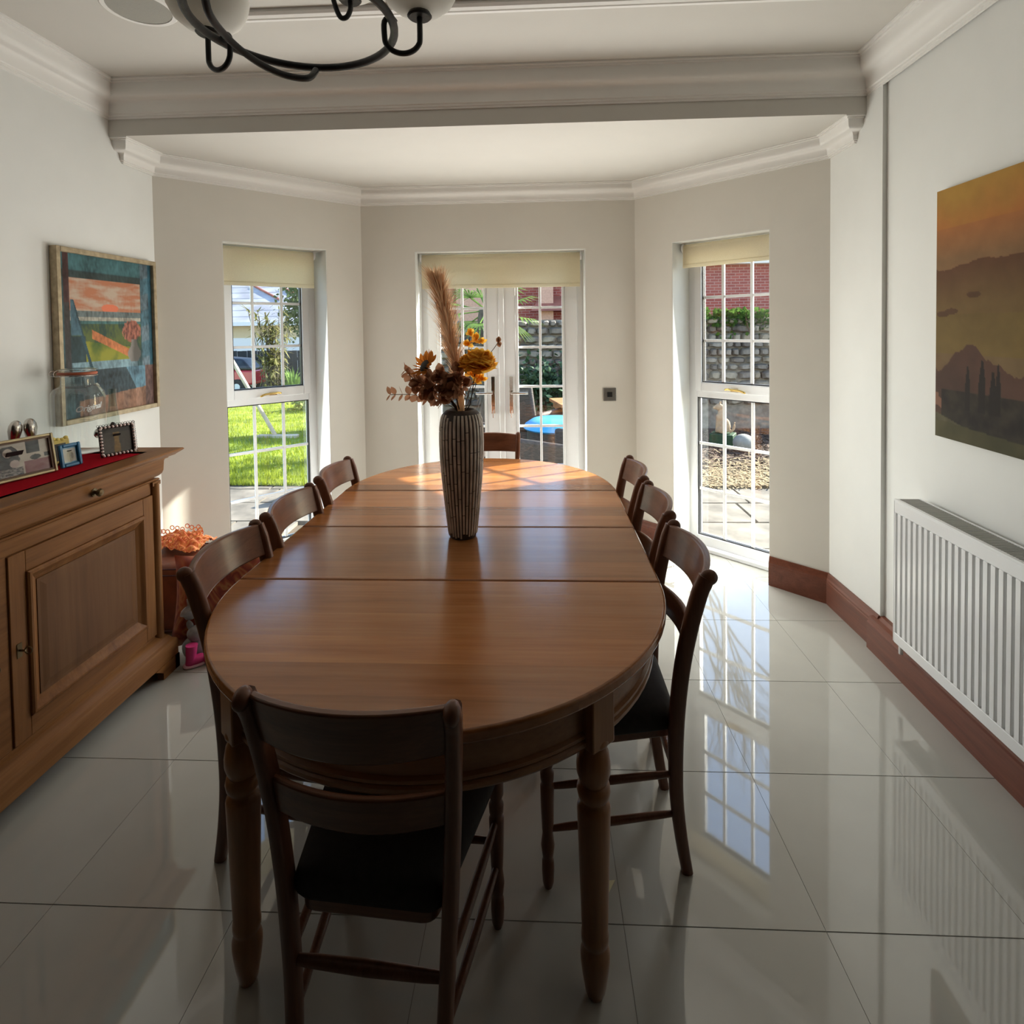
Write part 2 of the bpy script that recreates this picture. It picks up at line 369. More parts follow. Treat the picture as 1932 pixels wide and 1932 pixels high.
# ceilings: the higher main one, and the lower bay one whose front is the drop
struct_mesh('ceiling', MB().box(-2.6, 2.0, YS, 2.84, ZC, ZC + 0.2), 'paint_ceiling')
struct_mesh('ceiling_rear', MB().box(-2.6, 2.0, YR - 0.2, YS, ZC, ZC + 0.2), 'rear_absorber')
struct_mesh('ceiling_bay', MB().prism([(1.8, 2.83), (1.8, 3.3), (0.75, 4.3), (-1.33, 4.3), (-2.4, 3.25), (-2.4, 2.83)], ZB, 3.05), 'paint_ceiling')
def cornice_profile(zc, h, p):
    q = [(0, zc - h), (0.10 * p, zc - h), (0.10 * p, zc - h * 0.95), (0.17 * p, zc - h * 0.94), (0.17 * p, zc - h * 0.885), (0.24 * p, zc - h * 0.87)]
    for k in range(1, 12):
        t = k / 12.0
        q.append((p * (0.24 + 0.56 * (t - 0.15 * math.sin(2 * math.pi * t))), zc - h * (0.87 - 0.70 * (t + 0.12 * math.sin(2 * math.pi * t)))))
    q += [(0.80 * p, zc - h * 0.17), (0.82 * p, zc - h * 0.12), (0.90 * p, zc - h * 0.11), (0.90 * p, zc - h * 0.06), (p, zc - h * 0.05), (p, zc), (0, zc)]
    return q
mainpath = [(XW(YS) - 0.012, YS), (1.603, 2.83), (-2.19, 2.83), (-2.19, YS)]
struct_mesh('trim_cornice', MB().sweep(cornice_profile(ZC, 0.172, 0.10), mainpath), 'paint_trim', smooth=True, angle=25)
baypath = [(1.78, 2.925), (1.595, 2.925), D_, E_, F_, G_, (-2.19, 2.925), (-2.36, 2.925)]
struct_mesh('trim_bay_cornice', MB().sweep(cornice_profile(ZB, 0.115, 0.092), baypath), 'paint_trim', smooth=True, angle=25)
mb = MB(); mb.sweep([(0, ZC), (0, ZC - 0.012), (0.010, ZC - 0.020), (0.030, ZC - 0.022), (0.034, ZC - 0.014), (0.040, ZC - 0.014), (0.044, ZC - 0.020), (0.062, ZC - 0.018), (0.070, ZC - 0.008), (0.070, ZC)], [(1.45, 2.205), (-1.27, 2.205)], side=-1)
struct_mesh('trim_ceiling_bead', mb, 'paint_trim')

# baseboards
def base_prof(t, h=0.17):
    return [(0, 0), (t, 0), (t, h * 0.72), (t * 0.92, h * 0.74), (t * 0.92, h * 0.80), (t * 0.70, h * 0.86), (t * 0.55, h * 0.95), (t * 0.4, h), (0, h)]
q = [(0, 0), (0.062, 0), (0.062, 0.125), (0.056, 0.13), (0.05, 0.15), (0.046, 0.152), (0.03, 0.155), (0.018, 0.168), (0, 0.17)]
struct_mesh('baseboard_right', MB().sweep(q, [(XW(-5.99), -5.99), (XW(2.735), 2.735)]), 'mahogany_y')
def on(a, b, s): d = (Vector(b) - Vector(a)).normalized(); p = Vector(a) + d * s; return (p.x, p.y)
struct_mesh('baseboard_right_pier', MB().sweep(base_prof(0.02), [(1.595, 2.70), D_, on(D_, E_, 0.325)]), 'mahogany_y')
struct_mesh('baseboard_bay_right', MB().sweep(base_prof(0.02), [on(D_, E_, 0.975), E_, on(E_, F_, 0.35)]), 'mahogany')
struct_mesh('baseboard_bay_left', MB().sweep(base_prof(0.02), [on(E_, F_, 1.58), F_, on(F_, G_, (Vector(F_) - Vector(G_)).length - 1.028)]), 'mahogany')
struct_mesh('baseboard_left', MB().sweep(base_prof(0.02), [on(G_, F_, 0.36), G_, (-2.19, -5.99)]), 'mahogany_y')

# floor: dark joint bed with one object per porcelain tile
foot = [(1.9, YR), (1.9, 3.157), (0.782, 4.275), (-1.362, 4.275), (-2.45, 3.187), (-2.45, YR)]
floor = struct_mesh('floor', MB().prism(foot, -0.12, -0.003), 'grout')
def clip_convex(poly, conv):
    out = [Vector(p) for p in poly]; n = len(conv)
    for i in range(n):
        a, b = Vector(conv[i]), Vector(conv[(i + 1) % n]); e = b - a; inp = out; out = []
        def side(p): return e.x * (p.y - a.y) - e.y * (p.x - a.x)
        for k in range(len(inp)):
            p, q_ = inp[k], inp[(k + 1) % len(inp)]; sp, sq = side(p), side(q_)
            if sp >= -1e-9: out.append(p)
            if (sp > 1e-9 and sq < -1e-9) or (sp < -1e-9 and sq > 1e-9): out.append(p + (q_ - p) * (sp / (sp - sq)))
        if len(out) < 3: return []
    return out
TS, GP, GX = 0.513, 0.0030, 0.0012
full = None
for i in range(-6, 6):
    for j in range(-5, 10):
        x0 = 0.203 + i * TS; y0 = 1.43 + j * 0.5145
        if y0 + TS < 0.3: continue
        poly = [(x0 + GX / 2, y0 + GP / 2), (x0 + TS - GX / 2, y0 + GP / 2), (x0 + TS - GX / 2, y0 + 0.5145 - GP / 2), (x0 + GX / 2, y0 + 0.5145 - GP / 2)]
        cl = clip_convex(poly, foot)
        if len(cl) < 3: continue
        whole = len(cl) == 4 and all((Vector(a) - b).length < 1e-6 for a, b in zip(poly, cl))
        if whole and full:
            t = full.copy(); COL.objects.link(t); t.location = (x0, y0, 0); t.parent = floor
        else:
            t = MB().prism([(p[0] - x0, p[1] - y0) for p in cl], -0.004, 0.0).build('tile', 'tile', floor, loc=(x0, y0, 0))
            if whole: full = t
# unseen rear floor behind the camera, one sheet coloured dark against bounce light
MB().prism([(1.9, YR), (1.9, 0.42), (-2.45, 0.42), (-2.45, YR)], -0.004, -0.0002).build('rear_flooring', 'rear_absorber', floor)

# ------------------------------------------------------------------ windows and the French door
def pane_box(parent, x0, x1, y, z0, z1): return MB().box(x0, x1, y, y + 0.004, z0, z1).build('pane', 'pane', parent)
def gasket(parent, x0, x1, y0, y1, z0, z1, t=0.006):
    mb = MB(); mb.box(x0 - t, x0, y0, y1, z0 - t, z1 + t); mb.box(x1, x1 + t, y0, y1, z0 - t, z1 + t); mb.box(x0, x1, y0, y1, z0 - t, z0); mb.box(x0, x1, y0, y1, z1, z1 + t)
    return mb.build('gasket', 'rubber', parent)
def lights(parent, xs, zs, y):
    """panes between bar centres, plus the glazing bars"""
    b = 0.009
    for i in range(len(xs) - 1):
        for k in range(len(zs) - 1):
            pane_box(parent, xs[i] + (b if i else 0), xs[i + 1] - (b if i < len(xs) - 2 else 0), y, zs[k] + (b if k else 0), zs[k + 1] - (b if k < len(zs) - 2 else 0))
    for x in xs[1:-1]: MB().box(x - b, x + b, y - 0.008, y + 0.012, zs[0], zs[-1]).build('glazing_bar', 'upvc', parent, bevel=0.003)
    for k, z in enumerate(zs[1:-1]):
        for i in range(len(xs) - 1):
            MB().box(xs[i] + (b if i else 0), xs[i + 1] - (b if i < len(xs) - 2 else 0), y - 0.008, y + 0.012, z - b, z + b).build('glazing_bar', 'upvc', parent, bevel=0.003)
def casement(name, root, rz, W, label, flip):
    r = empty(name, (root[0], root[1], 0), rz, label=label, kind='structure')
    fw = 0.06
    f = MB(); f.box(0, fw, 0, 0.07, 0.0, 2.14); f.box(W - fw, W, 0, 0.07, 0.0, 2.14); f.box(fw, W - fw, 0, 0.07, 2.07, 2.14)
    f.box(fw, W - fw, 0, 0.07, 0.0, 0.092); f.box(fw, W - fw, 0, 0.07, 1.055, 1.105)
    fr = f.build('window_frame', 'upvc', r, bevel=0.004)
    MB().box(0.0, W, -0.045, 0.0, 0.0, 0.03).build('window_sill', 'upvc', r, bevel=0.006)
    s = MB(); x0, x1, z0, z1 = 0.052, W - 0.052, 1.098, 2.10; sw = 0.05
    s.box(x0, x0 + sw, -0.018, 0.05, z0, z1); s.box(x1 - sw, x1, -0.018, 0.05, z0, z1); s.box(x0 + sw, x1 - sw, -0.018, 0.05, z0, z0 + 0.062); s.box(x0 + sw, x1 - sw, -0.018, 0.05, z1 - 0.06, z1)
    sash = s.build('sash', 'upvc', r, bevel=0.006)
    gx0, gx1 = x0 + sw + 0.007, x1 - sw - 0.007
    gasket(sash, gx0, gx1, -0.002, 0.03, 1.167, 2.033)
    p = (gx1 - gx0 - 0.194) / 2
    lights(sash, [gx0, gx0 + p, gx1 - p, gx1], [1.167, 1.445, 1.74, 2.033], 0.012)
    lx0, lx1 = fw + 0.007, W - fw - 0.007
    gasket(fr, lx0, lx1, 0.01, 0.04, 0.099, 1.048)
    p = (lx1 - lx0 - 0.194) / 2
    lights(fr, [lx0, lx0 + p, lx1 - p, lx1], [0.099, 0.415, 0.732, 1.048], 0.022)
    h = MB(); c = W / 2 + 0.01 * flip
    h.box(c - 0.02, c + 0.03, -0.026, -0.018, 1.112, 1.132)
    h.tube(spline([(c - 0.085 * flip, -0.034, 1.108), (c - 0.05 * flip, -0.04, 1.122), (c, -0.045, 1.126), (c + 0.03 * flip, -0.04, 1.127), (c + 0.055 * flip, -0.034, 1.122)], 4), [0.003] + [0.0075] * 15 + [0.006], 8)
    hd = h.build('casement_handle', 'brass', sash, smooth=True); hd['label'] = 'brass casement handle'
    return r
casement('window_1', LWn, LWz, LWw, 'white left bay window overlooking the lawn', 1)
casement('window_2', (RW[0], RW[1]), RWz, 0.69, 'white right bay window overlooking the ivy-topped stone wall', -1)

dr = empty('door_1', (DR[0], DR[1], 0), 0.0, label='white glazed French door pair in the middle of the bay', kind='structure')
W = DRw
f = MB(); f.box(0, 0.05, 0, 0.07, 0, 2.14); f.box(W - 0.05, W, 0, 0.07, 0, 2.14); f.box(0.05, W - 0.05, 0, 0.07, 2.07, 2.14); f.box(0.05, W - 0.05, 0, 0.07, 0, 0.03)
f.build('door_frame', 'upvc', dr, bevel=0.004)
def leaf(x0, x1, gx0, gx1, hx, sgn):
    z0, z1 = 0.03, 2.075; y0, y1 = -0.02, 0.05
    m = MB(); m.box(x0, gx0 - 0.007, y0, y1, z0, z1); m.box(gx1 + 0.007, x1, y0, y1, z0, z1); m.box(gx0 - 0.007, gx1 + 0.007, y0, y1, z0, 0.193); m.box(gx0 - 0.007, gx1 + 0.007, y0, y1, 2.007, z1)
    lf = m.build('door_leaf', 'upvc', dr, bevel=0.006)
    bd = MB(); t = 0.012
    bd.box(gx0 - 0.007, gx0 + t, y0 - 0.006, y0 + 0.02, 0.193, 2.007); bd.box(gx1 - t, gx1 + 0.007, y0 - 0.006, y0 + 0.02, 0.193, 2.007)
    bd.build('glazing_bead', 'upvc', lf, bevel=0.003)
    gasket(lf, gx0, gx1, 0.0, 0.03, 0.2, 2.0)
    lights(lf, [gx0, (gx0 + gx1) / 2, gx1], [0.2, 0.5, 0.801, 1.103, 1.402, 1.702, 2.0], 0.012)
    hp = MB(); hp.box(hx - 0.016, hx + 0.016, y0 - 0.008, y0, 0.90, 1.185)
    pl = hp.build('handle_plate', 'chrome', lf, bevel=0.012, seg=3)
    lv = MB(); lv.tube([(hx, y0, 1.062), (hx, y0 - 0.05, 1.062)], 0.010, 10)
    lv.tube(spline([(hx, y0 - 0.05, 1.062), (hx + 0.05 * sgn, y0 - 0.055, 1.062), (hx + 0.10 * sgn, y0 - 0.052, 1.06), (hx + 0.125 * sgn, y0 - 0.045, 1.06)], 4), 0.009, 10)
    lv.build('lever', 'chrome', pl, smooth=True)
    k = MB(); k.tube([(hx, y0 - 0.02, 0.955), (hx, y0, 0.955)], 0.012, 12); k.box(hx - 0.002, hx + 0.002, y0 - 0.045, y0 - 0.02, 0.925, 0.965); k.tube([(hx, y0 - 0.035, 0.93), (hx, y0 - 0.036, 0.875)], 0.004, 6)
    k.build('lock_and_key', 'chrome', pl, smooth=True)
    return lf
leaf(0.048, 0.590, 0.133, 0.486, 0.540, -1)
leaf(0.628, 1.182, 0.724, 1.077, 0.678, 1)
MB().box(0.588, 0.630, -0.028, 0.05, 0.03, 2.075).build('meeting_strip', 'upvc', dr, bevel=0.006)
MB().box(0.0, W, -0.20, 0.0, 0.0, 0.012).build('threshold', 'upvc', dr, bevel=0.004)

# roller blinds
def blind(root, rz, x0, x1, ztop, zbot, y, label, chain_x=None):
    r = empty('roller_blind', (root[0], root[1], ztop), rz, label=label, cat='blind', group='cream roller blinds in the bay')
    m = MB(); m.tube([(x0 + 0.012, y, -0.032), (x1 - 0.012, y, -0.032)], 0.026, 20); m.build('fabric_roll', 'blind_cloth', r, smooth=True)
    m = MB(); m.box(x0 + 0.012, x1 - 0.012, y - 0.026, y - 0.024, zbot - ztop + 0.02, -0.032); m.build('fabric_drop', 'blind_cloth', r)
    m = MB(); m.box(x0 + 0.012, x1 - 0.012, y - 0.031, y - 0.020, zbot - ztop, zbot - ztop + 0.026); m.build('hem_bar', 'blind_cloth', r, bevel=0.004)
    for x in (x0, x1 - 0.012):
        m = MB(); m.tube([(x, y, -0.032), (x + 0.012, y, -0.032)], 0.029, 18); m.box(x + 0.002, x + 0.010, y - 0.015, y + 0.015, -0.032, 0.0)
        m.build('bracket', 'upvc', r, smooth=True)
    return r
blind(LWn, LWz, 0.012, 0.622, 2.104, 1.845, -0.105, 'cream roller blind over the left bay window')
blind(DR, 0.0, 0.022, 1.208, 2.104, 1.845, -0.110, 'wide cream roller blind above the French doors')
blind(RW, RWz, 0.022, 0.646, 2.104, 1.937, -0.105, 'cream roller blind over the right bay window')

# light switch on the back wall
sw = empty('fused_switch', (0.508, 4.065, 1.064), 0.0, label='pewter wall switch plate with black insert right of the French doors', cat='switch')
MB().box(-0.046, 0.046, -0.008, 0, -0.048, 0.048).build('face_plate', 'pewter', sw, bevel=0.004)
MB().box(-0.018, 0.018, -0.012, -0.006, -0.018, 0.018).build('insert', 'black_plastic', sw, bevel=0.002)
for x in (-0.034, 0.034): MB().lathe([(0, -0.0005), (0.004, 0), (0.003, 0.002), (0, 0.0025)], 10).xf(Matrix.Translation((x, -0.008, 0)) @ Matrix.Rotation(math.radians(90), 4, 'X')).build('screw', 'chrome', sw)

# ------------------------------------------------------------------ radiator on the right wall
ang = math.atan2(0.03, 1.0)
# local frame: x runs towards the camera along the wall, y into the room
rad = empty('radiator', (1.478 - 0.002, 2.405, 0.0), -math.pi / 2 - ang, label='white panel radiator with vertical flutes under the landscape canvas', cat='radiator')
RL, z0, z1 = 1.40, 0.205, 0.815
m = MB(); m.box(0, RL, 0.010, 0.02, z0, z1); m.box(0, RL, 0.0, 0.014, z1 - 0.055, z1 - 0.006); m.box(0, RL, 0.0, 0.014, z0 + 0.006, z0 + 0.05)
nf = int(RL / 0.0333); 
for k in range(nf + 1):
    c = k * 0.0333
    a, b = max(0.0, c - 0.0112), min(RL, c + 0.0112)
    if b > a: m.box(a, b, 0.0, 0.014, z0 + 0.05, z1 - 0.055)
m.build('front_panel', 'radiator_white', rad, bevel=0.0025)
m = MB(); m.box(0, RL, 0.078, 0.09, z0, z1 - 0.01); m.build('rear_panel', 'radiator_white', rad)
for x_ in (-0.004, RL): MB().box(x_, x_ + 0.004, 0.0, 0.105, z0 + 0.01, z1).build('side_panel', 'radiator_white', rad)
m = MB(); m.box(0, RL, 0.0, 0.006, z1 - 0.006, z1 + 0.002); m.box(0, RL, 0.099, 0.105, z1 - 0.006, z1 + 0.002)
m.build('grille_rim', 'radiator_white', rad)
m = MB(); n = int(RL / 0.012)
for k in range(n): m.box(k * 0.012, k * 0.012 + 0.006, 0.006, 0.099, z1 - 0.010, z1 - 0.001)
m.box(0, RL, 0.006, 0.099, z1 - 0.03, z1 - 0.022)
g = m.build('top_grille', 'grille_grey', rad); g['kind'] = 'stuff'
m = MB(); m.tube([(0.02, 0.05, z0 + 0.04), (-0.03, 0.05, z0 + 0.04), (-0.035, 0.05, 0.14)], 0.009, 8); m.build('pipe', 'radiator_white', rad, smooth=True)
MB().box(0.2, 0.24, 0.09, 0.135, 0.35, 0.7).build('wall_bracket', 'radiator_white', rad)
MB().box(1.15, 1.19, 0.09, 0.135, 0.35, 0.7).build('wall_bracket', 'radiator_white', rad)
# ------------------------------------------------------------------ dining table
TX, TZ = -0.298, 0.76
tb = empty('dining_table', (TX, 2.235, 0), 0, label='long oval honey-coloured wooden dining table with turned legs', cat='table')
YJ = [1.742 - 2.235, 2.217 - 2.235, 2.722 - 2.235]; YN, YFAR = 1.064 - 2.235, 3.405 - 2.235
HB = 0.667
def oval(off=0.0, n=40, joint0=YJ[0], joint2=YJ[2]):
    pts = []
    a0, a1 = joint0 - YN - off, YFAR - joint2 - off; b = HB - off
    for k in range(n + 1):
        t = math.pi + math.pi * k / n; pts.append((b * math.cos(t), joint0 + a0 * math.sin(t)))
    for k in range(n + 1):
        t = math.pi * k / n; pts.append((b * math.cos(t), joint2 + a1 * math.sin(t)))
    return pts
def top_piece(name, poly):
    return MB().prism(poly, TZ - 0.030, TZ).build(name, 'table_top', tb, bevel=0.007, seg=3)
ov = oval(); g_ = 0.0009
top_piece('end_leaf', ov[:41][:-1] + [(HB, YJ[0] - g_)] if False else [(-HB, YJ[0] - g_)] + ov[1:40] + [(HB, YJ[0] - g_)])
top_piece('insert_leaf', [(-HB, YJ[0] + g_), (HB, YJ[0] + g_), (HB, YJ[1] - g_), (-HB, YJ[1] - g_)])
top_piece('insert_leaf', [(-HB, YJ[1] + g_), (HB, YJ[1] + g_), (HB, YJ[2] - g_), (-HB, YJ[2] - g_)])
top_piece('end_leaf', [(HB, YJ[2] + g_)] + ov[42:81] + [(-HB, YJ[2] + g_)])
ap = oval(0.048)
pr = [(0, 0.606), (0.008, 0.606), (0.012, 0.612), (0.012, 0.621), (0.006, 0.625), (0.010, 0.630), (0.010, 0.637), (0.002, 0.642), (0.002, 0.730), (-0.02, 0.730), (-0.02, 0.606)]
MB().sweep(pr, ap, closed=True, side=-1).build('apron', 'table_frame', tb, smooth=True, angle=30)
legp = [(0.0165, 0.0), (0.021, 0.012), (0.027, 0.05), (0.031, 0.085), (0.031, 0.105), (0.0265, 0.122), (0.026, 0.128), (0.029, 0.134), (0.029, 0.150), (0.0275, 0.155),
        (0.030, 0.25), (0.034, 0.40), (0.0352, 0.448), (0.033, 0.456), (0.027, 0.462), (0.027, 0.468), (0.033, 0.476), (0.0355, 0.490), (0.033, 0.503), (0.028, 0.508), (0.030, 0.513),
        (0.0355, 0.532), (0.0358, 0.552), (0.032, 0.578), (0.027, 0.590), (0.026, 0.596), (0.032, 0.602), (0.034, 0.610), (0.031, 0.618), (0.030, 0.625)]
for sx in (-1, 1):
    for yy in (1.275 - 2.235, 3.195 - 2.235):
        m = MB(); m.lathe([(r_ * 1.1, z_) for r_, z_ in legp], 24, (sx * 0.413, yy, 0))
        lg = m.build('leg', 'table_leg', tb, smooth=True, angle=50)
        a = math.atan2(yy - (YJ[0] if yy < 0 else YJ[2]), sx * 0.413)
        b = MB(); b.box(-0.045, 0.034, -0.036, 0.036, 0.602, 0.73)
        b.xf(Matrix.Translation((sx * 0.413, yy, 0)) @ Matrix.Rotation(a, 4, 'Z'))
        b.build('corner_block', 'table_leg', tb, bevel=0.004)
m = MB(); m.box(-0.5, 0.5, -0.62, -0.58, 0.66, 0.73); m.box(-0.5, 0.5, 0.58, 0.62, 0.66, 0.73); m.box(-0.3, -0.26, -0.9, 0.9, 0.68, 0.73); m.box(0.26, 0.3, -0.9, 0.9, 0.68, 0.73)
m.build('under_rail', 'table_frame', tb)

# ------------------------------------------------------------------ dining chairs
def rsec(wx, wd, n=12, e=3.2):
    out = []
    for k in range(n):
        t = 2 * math.pi * k / n; c, s_ = math.cos(t), math.sin(t)
        out.append((math.copysign(abs(c) ** (2 / e), c) * wx, math.copysign(abs(s_) ** (2 / e), s_) * wd))
    return out
def ribbon_post(path, wx, wds, n=12):
    """bar following a path that bends in the y-z plane"""
    P = [Vector(p) for p in path]; vs_ = []; fs = []
    for i, p in enumerate(P):
        t = (P[min(i + 1, len(P) - 1)] - P[max(i - 1, 0)]).normalized(); nrm = Vector((0, t.z, -t.y)); nrm = nrm.normalized() if nrm.length > 1e-6 else Vector((0, 1, 0))
        w = wx[i] if isinstance(wx, list) else wx
        for a, b in rsec(w, wds[i], n): vs_.append(p + Vector((a, 0, 0)) + nrm * b)
    for i in range(len(P) - 1):
        for k in range(n):
            l = (k + 1) % n; fs.append((i * n + k, i * n + l, (i + 1) * n + l, (i + 1) * n + k))
    fs += [tuple(reversed(range(n))), tuple((len(P) - 1) * n + k for k in range(n))]
    return MB().add(vs_, fs)
def make_chair():
    """local frame: sitter faces +y, back posts near y = 0"""
    r = empty('dining_chair', (0, 0, 0))
    def px(z): return 0.147 + 0.053 * (z / 0.89) ** 1.2            # half spacing of the posts at height z
    key = [(-0.035, 0.0), (-0.018, 0.10), (-0.004, 0.22), (0.0, 0.34), (-0.002, 0.46), (-0.014, 0.60), (-0.034, 0.72), (-0.058, 0.82), (-0.069, 0.850), (-0.077, 0.869)]
    for s in (-1, 1):
        path = spline([(s * px(z), y, z) for y, z in key], 4); n = len(path)
        wd = [0.016 + 0.006 * min(1.0, i / n * 2.5) for i in range(n)]
        mp_ = ribbon_post(path, 0.0155, wd); mp_.sphere((s * px(0.868), -0.084, 0.869), (0.0165, 0.0235, 0.0215), 14, 10)
        mp_.build('back_post', 'chair_wood', r, smooth=True, angle=60)
    def rail(name, zb, zt, bow, t):
        m = MB(); N = 14; vs_ = []; fs = []
        for i in range(N + 1):
            u = -1 + 2 * i / N
            for z, dd in ((zb, 0), (zt, 0), (zt, t), (zb, t)):
                yb = {0.772: -0.044, 0.876: -0.074, 0.610: -0.016, 0.684: -0.028}[z]
                arch = 0.008 * (1 - u * u) if z == zt else 0.0
                vs_.append((u * (px((zb + zt) / 2) - 0.006), yb - bow * (1 - u * u) + dd - t / 2, z + arch * (1 if name == 'top_rail' else 0.4)))
        for i in range(N):
            for k in range(4):
                l = (k + 1) % 4; fs.append((i * 4 + k, (i + 1) * 4 + k, (i + 1) * 4 + l, i * 4 + l))
        fs += [(0, 1, 2, 3), tuple(N * 4 + k for k in (3, 2, 1, 0))]
        m.add(vs_, fs); m.build(name, 'chair_rail', r, bevel=0.005)
    rail('top_rail', 0.772, 0.876, 0.048, 0.020)
    rail('lower_slat', 0.610, 0.684, 0.040, 0.016)
    fl = [(0.011, 0.0), (0.0155, 0.015), (0.0175, 0.05), (0.0165, 0.075), (0.0135, 0.083), (0.0155, 0.09), (0.019, 0.12), (0.0145, 0.155), (0.016, 0.165), (0.019, 0.25), (0.0195, 0.288), (0.015, 0.296), (0.0185, 0.305), (0.0195, 0.325), (0.014, 0.338), (0.0195, 0.352), (0.0195, 0.43)]
    for s in (-1, 1): MB().lathe(fl, 16, (s * 0.203, 0.36, 0)).build('front_leg', 'chair_wood', r, smooth=True, angle=50)
    # seat frame and upholstered pad, trapezoid with rounded corners
    def seat_poly(o):
        c = [(-0.150 - o, -0.006 - o * 0.3), (0.150 + o, -0.006 - o * 0.3), (0.222 + o, 0.385 + o), (-0.222 - o, 0.385 + o)]
        out = []
        for i in range(4):
            p, a, b = Vector(c[i]), Vector(c[i - 1]), Vector(c[(i + 1) % 4]); rr = 0.03 if i < 2 else 0.05
            d0, d1 = (a - p).normalized(), (b - p).normalized()
            for k in range(6):
                t = k / 5.0; q0 = p + d0 * rr; q1 = p + d1 * rr
                out.append(tuple((1 - t) ** 2 * q0 + 2 * t * (1 - t) * p + t * t * q1))
        return out
    m = MB(); m.prism(seat_poly(-0.012), 0.385, 0.425); m.build('seat_frame', 'chair_rail', r, bevel=0.004)
    lay = [(-0.004, 0.412), (0.004, 0.420), (0.006, 0.440), (0.0, 0.456), (-0.02, 0.468), (-0.06, 0.476), (-0.11, 0.480)]
    m = MB(); vs_ = []; fs = []
    for o, z in lay: vs_ += [(x, y, z) for x, y in seat_poly(o)]
    n = 24
    for k in range(len(lay) - 1):
        for i in range(n):
            j = (i + 1) % n; fs.append((k * n + i, k * n + j, (k + 1) * n + j, (k + 1) * n + i))
    fs += [tuple(reversed(range(n))), tuple((len(lay) - 1) * n + i for i in range(n))]
    m.add(vs_, fs); m.build('seat_pad', 'seat_cloth', r, smooth=True, angle=70)
    def stretch(a, b, rr=0.0095):
        a, b = Vector(a), Vector(b); pts = [a + (b - a) * t for t in (0, 0.15, 0.5, 0.85, 1)]
        MB().tube(pts, [rr * 0.8, rr, rr * 1.2, rr, rr * 0.8], 10).build('stretcher', 'chair_wood', r, smooth=True)
    for s in (-1, 1):
        for z in (0.175, 0.295): stretch((s * px(z), -0.004, z), (s * 0.203, 0.36, z - 0.012))
    stretch((-px(0.285), -0.004, 0.285), (px(0.285), -0.004, 0.285), 0.0115)
    stretch((-0.203, 0.36, 0.225), (0.203, 0.36, 0.225))
    return r
chair0 = make_chair()
HP = math.pi / 2
chairs = [  # x, y of the back posts, facing, label, tilt
    (-0.917, 1.722, -HP, 'brown wooden dining chair nearest the sideboard, orange cushion showing through its back'),
    (-0.918, 2.195, -HP, 'brown wooden dining chair, middle one of the three in front of the left bay window'),
    (-0.922, 2.700, -HP, 'brown wooden dining chair, farthest of the three on the sideboard side'),
    (0.370, 1.728, HP, 'brown wooden dining chair nearest the radiator, dark seat and legs in view'),
    (0.380, 2.225, HP, 'brown wooden dining chair, middle one of the three on the radiator side'),
    (0.378, 2.705, HP, 'brown wooden dining chair, farthest of the three on the radiator side'),
    (-0.352, 1.072, -0.075, 'dark wooden dining chair at the near head of the table, back to the camera'),
    (-0.322, 3.455, math.pi + 0.12, 'brown wooden dining chair at the far head of the table before the French doors'),
]
for i, (x, y, a, lab) in enumerate(chairs):
    c = chair0 if i == 0 else copy_tree(chair0)
    c.location = (x, y, 0); c.rotation_euler = (0, 0, a)
    set_tags(c, lab, 'chair', 'dining chairs around the oval table')

# ------------------------------------------------------------------ vase and dried flowers
VX, VY = -0.295, 2.12
plain('vase_dark', (0.045, 0.03, 0.024), 0.6, noise=0.3, scale=40)
plain('vase_shell', (0.60, 0.53, 0.46), 0.45, noise=0.35, scale=25, stretch=(1, 1, 0.6))
vs0 = empty('vase', (VX, VY, TZ + 0.0005), 0, label='tall tapered vase clad in pale vertical strips with dark gaps on the table', cat='vase')
vprof = [(0.049, 0.0), (0.053, 0.02), (0.0585, 0.07), (0.067, 0.15), (0.075, 0.23), (0.0805, 0.31), (0.082, 0.37), (0.0805, 0.42), (0.076, 0.452), (0.068, 0.470), (0.058, 0.480), (0.049, 0.484), (0.044, 0.478), (0.043, 0.40), (0.043, 0.30)]
MB().lathe([(0.0, 0.0)] + vprof + [(0.0, 0.30)], 48, cap=False).build('body', 'vase_dark', vs0, smooth=True)
def vr(z):
    for (r0, z0_), (r1, z1_) in zip(vprof[:12], vprof[1:12]):
        if z0_ <= z <= z1_: return r0 + (r1 - r0) * (z - z0_) / (z1_ - z0_)
    return 0.05
m = MB(); NS = 32
for k in range(NS):
    a = 2 * math.pi * k / NS; z = 0.006 + rnd.random() * 0.02; zend = 0.472
    while z < zend - 0.02:
        ln = min(0.06 + rnd.random() * 0.13, zend - z); zz = [z + (ln - 0.003) * t / 5 for t in range(6)]; hw = 0.31 * 2 * math.pi / NS
        vs_ = []; fs = []
        for q_ in zz:
            R0 = vr(q_)
            for da, dr_ in ((-hw * 1.15, -0.001), (-hw * 0.8, 0.0022), (0, 0.0034), (hw * 0.8, 0.0022), (hw * 1.15, -0.001)):
                vs_.append(((R0 + dr_) * math.cos(a + da), (R0 + dr_) * math.sin(a + da), q_))
        for i in range(5):
            for j in range(4): fs.append((i * 5 + j, i * 5 + j + 1, i * 5 + j + 6, i * 5 + j + 5))
        fs.append((0, 1, 2, 3, 4)); fs.append((25, 26, 27, 28, 29)); m.add(vs_, fs); z += ln
o = m.build('shell_strips', 'vase_shell', vs0, smooth=True, angle=40); o['kind'] = 'stuff'

